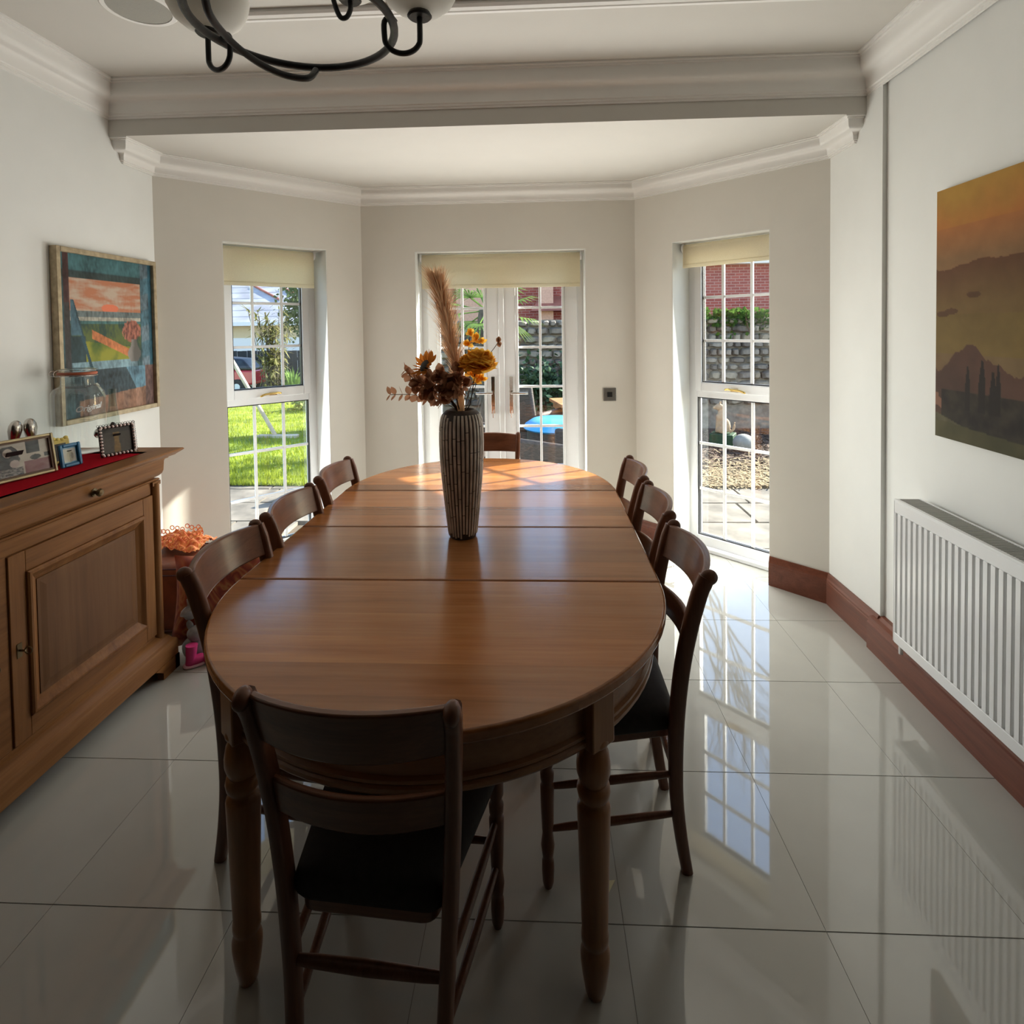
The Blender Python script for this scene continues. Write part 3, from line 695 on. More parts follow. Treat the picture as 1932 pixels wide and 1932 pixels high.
cloth_translucent('pampas', (0.88, 0.64, 0.42), 0.55, scale=60)
cloth_translucent('yellow_petal', (0.92, 0.56, 0.09), 0.62, scale=60)
cloth_translucent('orange_petal', (0.48, 0.17, 0.03), 0.4, scale=60)
cloth_translucent('brown_petal', (0.34, 0.17, 0.095), 0.45, scale=60)
cloth_translucent('brown_leaf', (0.36, 0.18, 0.10), 0.45, scale=50)
plain('stem_brown', (0.10, 0.06, 0.03), 0.7, noise=0.2, scale=60)
plain('stem_dark', (0.03, 0.025, 0.02), 0.6)
def P3(x, z, dy=0.0): return Vector((x - VX, dy, z - TZ))          # image-plane position over the vase, local to a stem root
FB = (VX, VY, TZ)
def flower_root(name, label, cat, group='dried stems in the striped vase'): return empty(name, FB, 0, label=label, cat=cat, group=group)
BASE = [Vector((0.0, 0.0, 0.32)), Vector((0.0, 0.0, 0.45))]
def stem(root, pts, r0=0.002, mat='stem_brown', name='stem'):
    return MB().tube(spline(pts, 6), r0, 6).build(name, mat, root, smooth=True)
# pampas plume
pg = flower_root('pampas_plume', 'tall feathery tan pampas plume leaning left above the vase', 'dried flower')
ax = spline([P3(-0.290, 1.10), P3(-0.296, 1.26), P3(-0.302, 1.34), P3(-0.322, 1.46), P3(-0.345, 1.58), P3(-0.362, 1.66), P3(-0.370, 1.695)], 10)
MB().tube(ax[:40], [0.0035] * 40, 6).build('stem', 'stem_brown', pg, smooth=True)
m = MB(); na = len(ax)
m.tube([ax[i] for i in range(8, 30, 2)], [0.0125, 0.015, 0.015, 0.013, 0.010, 0.008, 0.006, 0.005, 0.004, 0.003, 0.003], 10)
for k in range(2300):
    i = int(12 + (na - 13) * (rnd.random() ** 0.85)); p = ax[i]; t = (ax[min(i + 2, na - 1)] - ax[max(i - 2, 0)]).normalized()
    a = rnd.random() * 2 * math.pi; side = Vector((math.cos(a), math.sin(a), 0)); f_ = i / na
    ln = (0.085 + 0.045 * math.sin(math.pi * f_)) * (0.6 + 0.6 * rnd.random())
    if f_ < 0.35: ln *= 0.7
    spread = 0.28 + 0.42 * rnd.random()
    q1 = p + t * ln * 0.45 + side * ln * spread * 0.28; q2 = p + t * ln * 0.80 + side * ln * spread * 0.62; q3 = p + t * ln * (1.0 - 0.12 * (1 - f_)) + side * ln * spread * 0.92
    w = side.cross(t).normalized() * 0.0013
    m.add([p - w, p + w, q1 + w, q1 - w, q2 + w * 0.8, q2 - w * 0.8, q3], [(0, 1, 2, 3), (3, 2, 4, 5), (5, 4, 6)])
o = m.build('plume', 'pampas', pg); o['kind'] = 'stuff'

def leaf_mesh(name, w, l, mat, curl=0.25, seg=5, point=1.0):
    m = MB(); vs_ = []; fs = []
    for i in range(seg + 1):
        t = i / seg; hw = w * math.sin(math.pi * min(1, 0.06 + 0.94 * t) ** point) ** 0.75 if 0 < i < seg else w * 0.08
        vs_ += [(-hw, t * l, curl * l * t * t + 0.10 * hw), (0, t * l, curl * l * t * t), (hw, t * l, curl * l * t * t + 0.10 * hw)]
    for i in range(seg): fs += [(i * 3, i * 3 + 1, i * 3 + 4, i * 3 + 3), (i * 3 + 1, i * 3 + 2, i * 3 + 5, i * 3 + 4)]
    m.add(vs_, fs); o = m.build(name, mat, None, smooth=True)
    return o
def place_leaf(src, parent, p, d, roll=0.0, s=1.0):
    d = Vector(d).normalized(); M = d.to_track_quat('Y', 'Z').to_matrix().to_4x4() @ Matrix.Rotation(roll, 4, 'Y')
    c = src.copy(); COL.objects.link(c); c.parent = parent; c.matrix_local = Matrix.Translation(p) @ M @ Matrix.Scale(s, 4); return c
def take(src, parent): src.parent = parent; return src

# yellow pompom bloom
yb = flower_root('yellow_carnation', 'large ruffled mustard-yellow bloom right of the pampas plume', 'dried flower')
ctr = P3(-0.226, 1.400, -0.02)
stem(yb, BASE + [P3(-0.262, 1.26), P3(-0.245, 1.35), P3(-0.235, 1.42)], 0.002, 'stem_dark')
pet = leaf_mesh('petal', 0.024, 0.064, 'yellow_petal', 0.15, 5, 1.8); first = True
for k in range(200):
    ph = rnd.random() * 2 * math.pi; el = math.asin(min(1, 0.0 + rnd.random() ** 0.8)); el = el * 0.95 - 0.15
    d = Vector((math.cos(ph) * math.cos(el), math.sin(ph) * math.cos(el), math.sin(el))); s_ = 0.95 + 0.25 * rnd.random()
    if first: o = take(pet, yb); o.matrix_local = Matrix.Translation(ctr) @ d.to_track_quat('Y', 'Z').to_matrix().to_4x4(); first = False
    else: place_leaf(pet, yb, ctr + d * 0.006, d, (rnd.random() - 0.5) * 1.5, s_)
MB().sphere(ctr, (0.03, 0.03, 0.022), 10, 6).build('flower_core', 'yellow_petal', yb, smooth=True)
# smaller yellow sprigs
pet2 = leaf_mesh('petal', 0.010, 0.026, 'yellow_petal', 0.3, 4, 1.0); used2 = False
for lab, pts, heads in (
    ('small yellow blossoms on a thin stem above the mustard bloom', [P3(-0.285, 1.27, 0.02), P3(-0.270, 1.42, 0.03), P3(-0.262, 1.515, 0.03)], [P3(-0.262, 1.525, 0.03), P3(-0.236, 1.505, 0.035), P3(-0.268, 1.485, 0.03), P3(-0.222, 1.495, 0.03)]),
    ('yellow sprig hanging just below the mustard bloom', [P3(-0.280, 1.26, 0.015), P3(-0.262, 1.32, 0.02), P3(-0.238, 1.365, 0.02)], [P3(-0.238, 1.372, 0.02), P3(-0.218, 1.352, 0.02), P3(-0.258, 1.372, 0.02), P3(-0.236, 1.346, 0.015)])):
    rt = flower_root('yellow_sprig', lab, 'dried flower'); stem(rt, BASE + pts, 0.0015)
    for h in heads:
        for k in range(12):
            ph = rnd.random() * 2 * math.pi; el = rnd.random() * 1.9 - 0.6
            d = Vector((math.cos(ph) * math.cos(el), math.sin(ph) * math.cos(el), math.sin(el)))
            if not used2: take(pet2, rt); pet2.matrix_local = Matrix.Translation(h) @ d.to_track_quat('Y', 'Z').to_matrix().to_4x4(); used2 = True
            else: place_leaf(pet2, rt, h, d, rnd.random(), 0.8 + 0.4 * rnd.random())
# sunflower seen side-on
sf = flower_root('sunflower', 'dried orange sunflower with a black centre on the left of the bouquet', 'dried flower')
stem(sf, BASE + [P3(-0.33, 1.28), P3(-0.385, 1.36), P3(-0.42, 1.40)], 0.003)
hc = P3(-0.424, 1.412, -0.025); axd = Vector((-0.6, -0.55, 0.5)).normalized()
Mq = axd.to_track_quat('Z', 'Y').to_matrix().to_4x4()
MB().lathe([(0.0, 0.012), (0.014, 0.011), (0.023, 0.006), (0.026, 0.0), (0.02, -0.006), (0.0, -0.008)], 18, cap=False).xf(Matrix.Translation(hc) @ Mq).build('seed_head', 'stem_dark', sf, smooth=True)
pet3 = leaf_mesh('petal', 0.009, 0.040, 'orange_petal', 0.25, 5, 0.9)
for k in range(22):
    a = 2 * math.pi * k / 22; d = Mq @ Vector((math.cos(a), math.sin(a), 0.10 + 0.35 * rnd.random())); p = hc + (Mq @ Vector((math.cos(a), math.sin(a), 0))) * 0.021
    if k == 0: take(pet3, sf); pet3.matrix_local = Matrix.Translation(p) @ d.to_track_quat('Y', 'Z').to_matrix().to_4x4()
    else: place_leaf(pet3, sf, p, d, (rnd.random() - 0.5), 0.85 + 0.35 * rnd.random())
# brown hydrangea clusters
pet4 = leaf_mesh('petal', 0.013, 0.028, 'brown_petal', 0.15, 4, 1.0); used4 = False
for lab, cs, base in (
    ('brown dried hydrangea head low at the left of the bouquet', [(-0.405, 1.345, -0.01, 0.055), (-0.375, 1.355, -0.01, 0.052), (-0.385, 1.30, 0.0, 0.04), (-0.440, 1.335, 0.0, 0.034)], [P3(-0.33, 1.27), P3(-0.38, 1.33)]),
    ('brown dried hydrangea head at the foot of the pampas plume', [(-0.318, 1.375, -0.03, 0.040), (-0.300, 1.335, -0.04, 0.038), (-0.332, 1.330, -0.03, 0.036)], [P3(-0.305, 1.27, -0.02), P3(-0.31, 1.33, -0.03)])):
    rt = flower_root('hydrangea', lab, 'dried flower'); stem(rt, BASE + base, 0.003)
    for (x, z, dy, R) in cs:
        for k in range(30):
            ph = rnd.random() * 2 * math.pi; u = rnd.random() * 2 - 1; d = Vector((math.cos(ph) * math.sqrt(1 - u * u), math.sin(ph) * math.sqrt(1 - u * u), u)); p = P3(x, z, dy) + d * R * 0.55
            if not used4: take(pet4, rt); pet4.matrix_local = Matrix.Translation(p) @ d.to_track_quat('Y', 'Z').to_matrix().to_4x4(); used4 = True
            else: place_leaf(pet4, rt, p, (d + Vector((rnd.random() - 0.5, rnd.random() - 0.5, rnd.random() - 0.5)) * 1.4), rnd.random() * 3, 0.9 + 0.6 * rnd.random())
# eucalyptus stems with round leaves
pet5 = leaf_mesh('round_leaf', 0.0155, 0.032, 'brown_leaf', 0.1, 5, 1.0); used5 = False
for lab, pts, step in (
    ('brown eucalyptus stem reaching far left of the vase with round leaves', [P3(-0.34, 1.26), P3(-0.42, 1.292), P3(-0.49, 1.302), P3(-0.565, 1.302)], 9),
    ('brown eucalyptus sprig curving up to the left of the sunflower', [P3(-0.36, 1.29), P3(-0.44, 1.34), P3(-0.478, 1.365), P3(-0.505, 1.395)], 8),
    ('thin sprig with small leaves to the right of the yellow bloom', [P3(-0.262, 1.28, 0.03), P3(-0.205, 1.42, 0.04), P3(-0.165, 1.478, 0.03), P3(-0.152, 1.498, 0.03)], 8)):
    rt = flower_root('eucalyptus_stem', lab, 'dried stem'); sp = spline(BASE + pts, 6); MB().tube(sp, 0.0013, 5).build('stem', 'stem_brown', rt, smooth=True)
    n = len(sp); right = 'right of' in lab
    idx = range(n - 3, n) if right else range(14, n)
    for i in idx:
        for s in ((-1, 1) if (right or i % 2 == 0) else ()):
            t = (sp[min(i + 1, n - 1)] - sp[i - 1]).normalized(); d = t * 0.5 + Vector((0.2 * (rnd.random() - 0.5), 0.6 * (rnd.random() - 0.5), s * 0.9)); sc = (0.62 if right else 1.45 - 0.55 * (i / n)) * (0.85 + 0.3 * rnd.random())
            if not used5: take(pet5, rt); pet5.matrix_local = Matrix.Translation(sp[i]) @ d.to_track_quat('Y', 'Z').to_matrix().to_4x4(); used5 = True
            else: place_leaf(pet5, rt, sp[i], d, rnd.random() * 2 - 1, sc)

# slip of paper under the table
pp = MB(); pp.add([(0, 0, 0.0006), (0.085, 0.012, 0.0006), (0.06, -0.03, 0.0006), (-0.012, -0.022, 0.0006), (0, 0, 0.0012), (0.085, 0.012, 0.0014), (0.06, -0.03, 0.0014), (-0.012, -0.022, 0.0012)],
       [(0, 1, 2, 3), (4, 5, 6, 7), (0, 1, 5, 4), (1, 2, 6, 5), (2, 3, 7, 6), (3, 0, 4, 7)])
plain('paper_yellow', (0.62, 0.57, 0.36), 0.8, noise=0.05)
o = pp.build('paper_slip', 'paper_yellow', None, loc=(0.112, 1.535, 0)); set_tags(o, 'small pale yellow paper slip on the floor behind the front right table leg', 'paper')
# ------------------------------------------------------------------ sideboard
SB = Vector((-1.94, 1.69, 0))
sb = empty('sideboard', SB, 0, label='oak sideboard with moulded drawer front and panelled doors along the left wall', cat='sideboard')
def sbp(mb, name, mat, parent=None, **k): return mb.xf(Matrix.Translation(-SB)).build(name, mat, parent or sb, **k)
YA, YZ = 0.92, 2.455
path = [(-2.185, YZ), (-1.745, YZ), (-1.745, YA), (-2.185, YA)]
m = MB(); m.box(-2.185, -1.745, YA, YZ, 0.145, 0.985); sbp(m, 'carcass', 'oak_z')
m = MB(); m.sweep([(-0.3, 0.985), (0.055, 0.985), (0.064, 0.988), (0.066, 0.991), (0.072, 0.995), (0.088, 1.006), (0.090, 1.010), (0.086, 1.015), (-0.3, 1.015)], path); m.box(-2.185, -1.76, YA + 0.01, YZ - 0.01, 0.985, 1.015)
sbp(m, 'top', 'oak_y', smooth=True, angle=30)
fp = [(-0.05, 0.985), (0.044, 0.985), (0.044, 0.978), (0.034, 0.974), (0.031, 0.966), (0.030, 0.945), (0.029, 0.925), (0.025, 0.912), (0.016, 0.902), (0.006, 0.897), (0.002, 0.896), (0.002, 0.893), (0.014, 0.892), (0.018, 0.887), (0.014, 0.882), (0.002, 0.880), (-0.05, 0.880)]
m = MB(); m.sweep(fp, path); fz = sbp(m, 'drawer_front', 'oak_y', smooth=True, angle=30)
def knob(parent, x, y, z, s=1.0):
    m = MB(); m.lathe([(0.0, 0.0), (0.014 * s, 0.0), (0.014 * s, 0.003), (0.006 * s, 0.006), (0.006 * s, 0.014), (0.012 * s, 0.018), (0.014 * s, 0.024), (0.010 * s, 0.031), (0.0, 0.033)], 16, cap=False)
    m.xf(Matrix.Translation((x, y, z)) @ Matrix.Rotation(math.radians(90), 4, 'Y')); o = sbp(m, 'knob', 'antique_brass', parent, smooth=True); o['label'] = 'dark brass knob'; return o
knob(fz, -1.7155, 2.08, 0.938, 1.15); knob(fz, -1.7155, 1.25, 0.938, 1.15)
for yc in (2.453, 0.922):
    m = MB(); m.tube([(-1.742, yc, 0.165), (-1.742, yc, 0.872)], 0.022, 16); m.box(-1.772, -1.728, yc - 0.026, yc + 0.026, 0.145, 0.168); m.box(-1.772, -1.728, yc - 0.026, yc + 0.026, 0.862, 0.880)
    sbp(m, 'corner_column', 'oak_z', smooth=True, angle=40)
m = MB(); m.box(-1.748, -1.738, YA + 0.03, YZ - 0.03, 0.828, 0.880); m.box(-1.748, -1.738, YA + 0.03, YZ - 0.03, 0.145, 0.186); m.box(-1.748, -1.738, 1.686, 1.736, 0.186, 0.828)
sbp(m, 'face_frame', 'oak_y', bevel=0.002)
def cab_door(y0, y1, key_y):
    x0, x1 = -1.746, -1.733; z0, z1 = 0.19, 0.824; my0, my1, mz0, mz1 = y0 + 0.062, y1 - 0.062, 0.257, 0.752
    m = MB(); m.box(x0, x1 - 0.012, y0, y1, z0, z1); d = sbp(m, 'door', 'oak_z')
    for ya_, yb_ in ((y0, my0), (my1, y1)): sbp(MB().box(x0, x1, ya_, yb_, z0, z1), 'stile', 'oak_z', d, bevel=0.002)
    for za_, zb_ in ((z0, mz0), (mz1, z1)): sbp(MB().box(x0, x1, my0, my1, za_, zb_), 'door_rail', 'oak_y', d, bevel=0.002)
    # bolection moulding around the sunken panel, mitred
    prof = [(0.0, 0.000), (0.0, 0.006), (0.006, 0.010), (0.013, 0.0105), (0.019, 0.007), (0.025, 0.001), (0.034, -0.003), (0.042, -0.007), (0.047, -0.010), (0.047, -0.013), (0.0, -0.013)]
    mm = MB().sweep(prof, [(my0, mz0), (my1, mz0), (my1, mz1), (my0, mz1)], closed=True)
    mm.v = [(x1 + c[2], c[0], c[1]) for c in mm.v]; sbp(mm, 'panel_moulding', 'oak_z', d, smooth=True, angle=28)
    m = MB(); m.box(x1 - 0.012, x1 - 0.006, my0 + 0.046, my1 - 0.046, mz0 + 0.046, mz1 - 0.046)
    yy0, yy1, zz0, zz1 = my0 + 0.05, my1 - 0.05, mz0 + 0.05, mz1 - 0.05; i_ = 0.03
    m.hexa([(x1 - 0.007, yy0, zz0), (x1 - 0.007, yy1, zz0), (x1 - 0.007, yy1, zz1), (x1 - 0.007, yy0, zz1)], [(x1 - 0.003, yy0 + i_, zz0 + i_), (x1 - 0.003, yy1 - i_, zz0 + i_), (x1 - 0.003, yy1 - i_, zz1 - i_), (x1 - 0.003, yy0 + i_, zz1 - i_)])
    sbp(m, 'door_panel', 'oak_panel', d)
    e = MB(); e.box(x1, x1 + 0.002, key_y - 0.009, key_y + 0.009, 0.478, 0.525); e.tube([(x1, key_y, 0.502), (x1 + 0.022, key_y, 0.502)], 0.0035, 8)
    e.tube([(x1 + 0.03 + 0.012 * math.cos(t * math.pi / 6), key_y + 0.002, 0.502 + 0.012 * math.sin(t * math.pi / 6)) for t in range(12)], 0.0025, 6, closed=True)
    o = sbp(e, 'escutcheon_and_key', 'antique_brass', d, smooth=True); o['label'] = 'dark brass key in its escutcheon'
cab_door(1.738, 2.430, 1.766); cab_door(0.945, 1.684, 1.655)
m = MB(); m.sweep([(-0.25, 0.062), (0.055, 0.062), (0.055, 0.128), (0.050, 0.137), (0.040, 0.142), (0.030, 0.158), (0.012, 0.172), (0.0, 0.176), (-0.25, 0.176)], path); sbp(m, 'plinth', 'oak_y', smooth=True, angle=30)
for y0, y1, s in ((2.40, 2.512, 1), (0.862, 0.975, -1)):
    m = MB(); pts = [(y1, 0), (y1, 0.062), (y0 - 0.05, 0.062), (y0 - 0.02, 0.045), (y0, 0.03), (y0, 0)] if s > 0 else [(y0, 0), (y0, 0.062), (y1 + 0.05, 0.062), (y1 + 0.02, 0.045), (y1, 0.03), (y1, 0)]
    n = len(pts); m.add([(-1.715, a, b) for a, b in pts] + [(-1.686, a, b) for a, b in pts], [tuple(range(n)), tuple(reversed(range(n, 2 * n)))] + [(i, (i + 1) % n, (i + 1) % n + n, i + n) for i in range(n)])
    m.box(-1.80, -1.686, (y1 - 0.03) if s > 0 else y0, y1 if s > 0 else y0 + 0.03, 0, 0.062)
    sbp(m, 'bracket_foot', 'oak_y')
m = MB(); m.box(-2.18, -2.10, 0.90, 0.99, 0, 0.062); m.box(-2.18, -2.10, 2.40, 2.49, 0, 0.062); sbp(m, 'rear_foot', 'oak_z')

# things standing on it
ZS = 1.0155
m = MB(); vs_ = []; fs = []; nx_, ny_ = 6, 30
for j in range(ny_ + 1):
    for i in range(nx_ + 1):
        x = -2.12 + 0.345 * i / nx_; y = 1.0 + 1.40 * j / ny_; x += 0.004 * math.sin(y * 17) if i in (0, nx_) else 0
        vs_.append((x + 0.02 * (j / ny_ - 0.5), y, 0.0012 + 0.0009 * fbm(x, y, 9) + 0.0006))
for j in range(ny_):
    for i in range(nx_): a = j * (nx_ + 1) + i; fs.append((a, a + 1, a + nx_ + 2, a + nx_ + 1))
m.add(vs_, fs); o = m.build('table_runner', 'runner', None, loc=(0, 0, ZS)); o.modifiers.new('thick', 'SOLIDIFY').thickness = 0.0012
set_tags(o, 'dark red cloth runner laid along the sideboard top', 'runner')
ZR = ZS + 0.0035

def photo_bw(u, v):
    c = (0.44, 0.38, 0.31); n_ = fbm(u, v, 9) * 0.05
    def el(cx, cy, a_, b_): return ((u - cx) / a_) ** 2 + ((v - cy) / b_) ** 2 < 1
    if u > 0.62 and v > 0.60: c = (0.20, 0.075, 0.075)
    if 0.665 < u < 0.85 and 0.03 < v < 0.40: c = (0.025, 0.027, 0.027)
    if el(0.78, 0.53, 0.075, 0.075) or (u > 0.90 and 0.45 < v < 0.56): c = (0.02, 0.02, 0.02)
    if u < 0.56 and v > 0.10 and el(0.42, 0.42, 0.15, 0.34): c = (0.035, 0.032, 0.036)
    if v > 0.34 + 0.25 * max(0.0, u - 0.36) and u < 0.50: c = (0.022, 0.022, 0.026)
    if el(0.42, 0.29, 0.062, 0.125): c = (0.46, 0.37, 0.31)
    if el(0.50, 0.50, 0.075, 0.08): c = (0.05, 0.045, 0.045)
    if el(0.495, 0.62, 0.065, 0.11): c = (0.42, 0.33, 0.29)
    if v > 0.74 and u < 0.60: c = lerp((0.015, 0.015, 0.02), (0.30, 0.26, 0.24), 0.45 + 1.2 * fbm(u, v, 24))
    return tuple(max(0.0, x + n_) for x in c)
def frame_stand(root, w, h, b, t, mat_frame, printfn, lean=-0.2, nx=130, ny=70, mat_print='printed', bevel=0.003, mat_inner=None):
    pv = root
    m = MB(); m.box(0, b, -t, 0, 0, h); m.box(w - b, w, -t, 0, 0, h); m.box(b, w - b, -t, 0, 0, b); m.box(b, w - b, -t, 0, h - b, h)
    m.build('frame', mat_frame, pv, bevel=bevel)
    if mat_inner:
        i0, i1 = b, b + 0.006; m = MB(); m.box(i0, i1, -t * 0.7, 0, i0, h - i0); m.box(w - i1, w - i0, -t * 0.7, 0, i0, h - i0); m.box(i1, w - i1, -t * 0.7, 0, i0, i1); m.box(i1, w - i1, -t * 0.7, 0, h - i1, h - i0); m.build('inner_slip', mat_inner, pv)
    MB().box(0.002, w - 0.002, 0.0, 0.004, 0.002, h - 0.002).build('backing', 'black_plastic', pv)
    print_obj('photograph', w - 2 * b, h - 2 * b, nx, ny, printfn, mat_print, pv, (b, -0.001, b))
    MB().box(b, w - b, -0.0035, -0.0025, b, h - b).build('picture_glass', 'picture_glass', pv)
    s = MB(); s.add([(w * 0.4, 0.004, h * 0.7), (w * 0.6, 0.004, h * 0.7), (w * 0.6, 0.06, 0.0), (w * 0.4, 0.06, 0.0), (w * 0.4, 0.007, h * 0.7), (w * 0.6, 0.007, h * 0.7), (w * 0.6, 0.063, 0.0), (w * 0.4, 0.063, 0.0)], [(0, 1, 2, 3), (4, 5, 6, 7), (0, 1, 5, 4), (1, 2, 6, 5), (2, 3, 7, 6), (3, 0, 4, 7)])
    s.xf(Matrix.Rotation(-lean, 4, 'X')); s.v = [(a, b_, max(c, 0.0 - b_ * math.tan(-lean) * 0)) for a, b_, c in s.v]
    s.build('strut', 'black_plastic', pv)
plain('gilt', (0.36, 0.29, 0.17), 0.35, metal=0.6, noise=0.15)
plain('brown_frame', (0.10, 0.055, 0.03), 0.5)
a1 = math.radians(78); w1 = 0.275
f1 = empty('photo_frame', (-1.876 - w1 * math.cos(a1), 2.095 - w1 * math.sin(a1), ZR), rot=(-0.16, 0, a1), label='gilt photo frame holding an old black-and-white couple photograph', cat='photo frame', group='photo frames on the sideboard')
frame_stand(f1, w1, 0.150, 0.011, 0.012, 'gilt', photo_bw, -0.16, mat_inner='brown_frame')
plain('blue_enamel', (0.012, 0.11, 0.22), 0.3, noise=0.15, scale=60)
def photo_dog(u, v):
    c = (0.30, 0.28, 0.24)
    if u < 0.08 or u > 0.92 or v < 0.08 or v > 0.92: c = (0.02, 0.15, 0.27)
    if ((u - 0.52) / 0.28) ** 2 + ((v - 0.58) / 0.36) ** 2 < 1: c = (0.22, 0.19, 0.13)
    if ((u - 0.66) / 0.10) ** 2 + ((v - 0.55) / 0.2) ** 2 < 1: c = (0.10, 0.08, 0.05)
    return tuple(x + 0.04 * fbm(u, v, 14) for x in c)
a2 = math.radians(81)
f2 = empty('photo_frame', (-1.884, 2.122, ZR), rot=(-0.14, 0, a2), label='small square blue enamel photo frame on the red runner', cat='photo frame', group='photo frames on the sideboard')
frame_stand(f2, 0.088, 0.092, 0.014, 0.010, 'blue_enamel', photo_dog, -0.14, 30, 30, bevel=0.004)
plain('yellow_resin', (0.55, 0.42, 0.10), 0.5, noise=0.1)
f3 = empty('photo_frame', (-1.956, 2.150, ZR), rot=(-0.1, 0, math.radians(80)), label='little yellow scallop-topped frame half hidden behind the blue one', cat='photo frame', group='photo frames on the sideboard')
m = MB(); m.box(0, 0.085, -0.008, 0, 0, 0.10)
for k in range(5): m.sphere((0.008 + k * 0.017, -0.004, 0.103 + 0.004 * math.sin(k * 1.7)), (0.011, 0.006, 0.008), 8, 6)
m.build('frame', 'yellow_resin', f3, smooth=True, angle=50)
MB().box(0.016, 0.069, -0.0095, -0.007, 0.016, 0.085).build('photograph', 'black_plastic', f3)
# pearl-edged frame
plain('pearl', (0.72, 0.60, 0.56), 0.22, noise=0.05); plain('bronze', (0.045, 0.033, 0.028), 0.4, metal=0.6)
def photo_fig(u, v):
    c = (0.075, 0.062, 0.05)
    if 0.34 < u < 0.62 and v > 0.14 and abs(u - 0.49) < 0.10 + 0.02 * math.sin(v * 9): c = (0.22, 0.13, 0.045)
    if v < 0.18: c = (0.05, 0.042, 0.035)
    return tuple(x * (1 + 0.3 * fbm(u, v, 12)) for x in c)
a4 = math.radians(66.8); w4, h4 = 0.145, 0.132
f4 = empty('photo_frame', (-1.869, 2.308, ZR), rot=(-0.14, 0, a4), label='dark photo frame edged with a row of pale pearl beads', cat='photo frame', group='photo frames on the sideboard')
frame_stand(f4, w4, h4, 0.013, 0.008, 'bronze', photo_fig, -0.14, 36, 30)
bead = None
for i in range(9):
    for (x, z, horiz) in ((0.009 + i * (w4 - 0.018) / 8, 0.006, 0), (0.009 + i * (w4 - 0.018) / 8, h4 - 0.006, 0), (0.005, 0.012 + i * (h4 - 0.024) / 8, 1), (w4 - 0.005, 0.012 + i * (h4 - 0.024) / 8, 1)):
        if bead is None: bead = MB().sphere((0, 0, 0), (0.0062, 0.0045, 0.0048), 10, 8).build('bead', 'pearl', f4, smooth=True, loc=(x, -0.011, z)); b_ = bead
        else: b_ = link_copy(bead, f4, (x, -0.011, z))
        b_.rotation_euler = (0, 0 if horiz else math.radians(70), 0)
m = MB()
for k in range(14):
    for (x, z) in ((k * w4 / 13, h4 + 0.002), (w4 + 0.002, k * h4 / 13)):
        m.tube([(x + 0.005 * math.cos(t * math.pi / 4), -0.004, z + 0.005 * math.sin(t * math.pi / 4)) for t in range(8)], 0.0009, 5, closed=True)
m.build('wire_loops', 'bronze', f4)

# glass drinks dispenser
jar = empty('drinks_dispenser', (-2.058, 2.425, ZR), math.radians(-28), label='clear glass drinks dispenser jar with clip lid and silver tap', cat='jar')
jp = [(0.0, 0.004), (0.088, 0.004), (0.096, 0.010), (0.099, 0.03), (0.100, 0.10), (0.100, 0.255), (0.097, 0.272), (0.088, 0.286), (0.072, 0.297), (0.063, 0.303), (0.062, 0.312), (0.062, 0.338), (0.068, 0.343), (0.068, 0.349)]
MB().lathe(jp, 40, cap=False).build('jar_body', 'jar_glass', jar, smooth=True)
MB().lathe([(0.06, 0.349), (0.071, 0.349), (0.0735, 0.352), (0.0735, 0.358), (0.071, 0.361), (0.06, 0.361)], 36).build('rubber_seal', plain('seal_red', (0.36, 0.09, 0.04), 0.5), jar, smooth=True)
MB().lathe([(0.0, 0.362), (0.060, 0.362), (0.069, 0.363), (0.069, 0.370), (0.062, 0.376), (0.030, 0.380), (0.0, 0.381)], 36, cap=False).build('lid', 'jar_glass', jar, smooth=True)
m = MB(); m.tube([(0.074 * math.cos(t * math.pi / 16), 0.074 * math.sin(t * math.pi / 16), 0.345) for t in range(32)], 0.0016, 6, closed=True)
m.tube([(0.073 * math.cos(t * math.pi / 16), 0.073 * math.sin(t * math.pi / 16), 0.371) for t in range(32)], 0.0014, 6, closed=True)
m.tube(spline([(-0.02, -0.075, 0.371), (-0.02, -0.092, 0.366), (-0.02, -0.094, 0.35), (-0.02, -0.078, 0.344)], 5), 0.0018, 6); m.tube(spline([(0.02, -0.075, 0.371), (0.02, -0.092, 0.366), (0.02, -0.094, 0.35), (0.02, -0.078, 0.344)], 5), 0.0018, 6)
m.build('wire_clip', 'chrome', jar, smooth=True)
t_ = empty('tap', (0, 0, 0), math.radians(20)); t_.parent = jar
m = MB(); m.tube([(0.096, 0.0, 0.088), (0.128, 0.0, 0.088)], 0.0125, 14); m.lathe([(0.0, -0.045), (0.012, -0.045), (0.012, 0.0), (0.015, 0.004), (0.015, 0.022), (0.0, 0.024)], 14, (0.135, 0, 0.085), cap=False); m.tube([(0.098, 0, 0.088), (0.104, 0, 0.088)], 0.021, 16)
m.tube(spline([(0.135, 0, 0.05), (0.140, 0.0, 0.03), (0.155, -0.004, 0.02)], 5), [0.010, 0.011, 0.012, 0.013, 0.014, 0.015, 0.016, 0.016, 0.015, 0.012, 0.008], 12)
m.build('tap_body', 'chrome', t_, smooth=True, angle=50)
m = MB(); m.tube([(0.135, 0, 0.108), (0.150, 0.02, 0.122)], 0.004, 8); m.sphere((0.152, 0.024, 0.126), 0.009, 10, 8); m.build('tap_lever', 'black_plastic', t_, smooth=True)
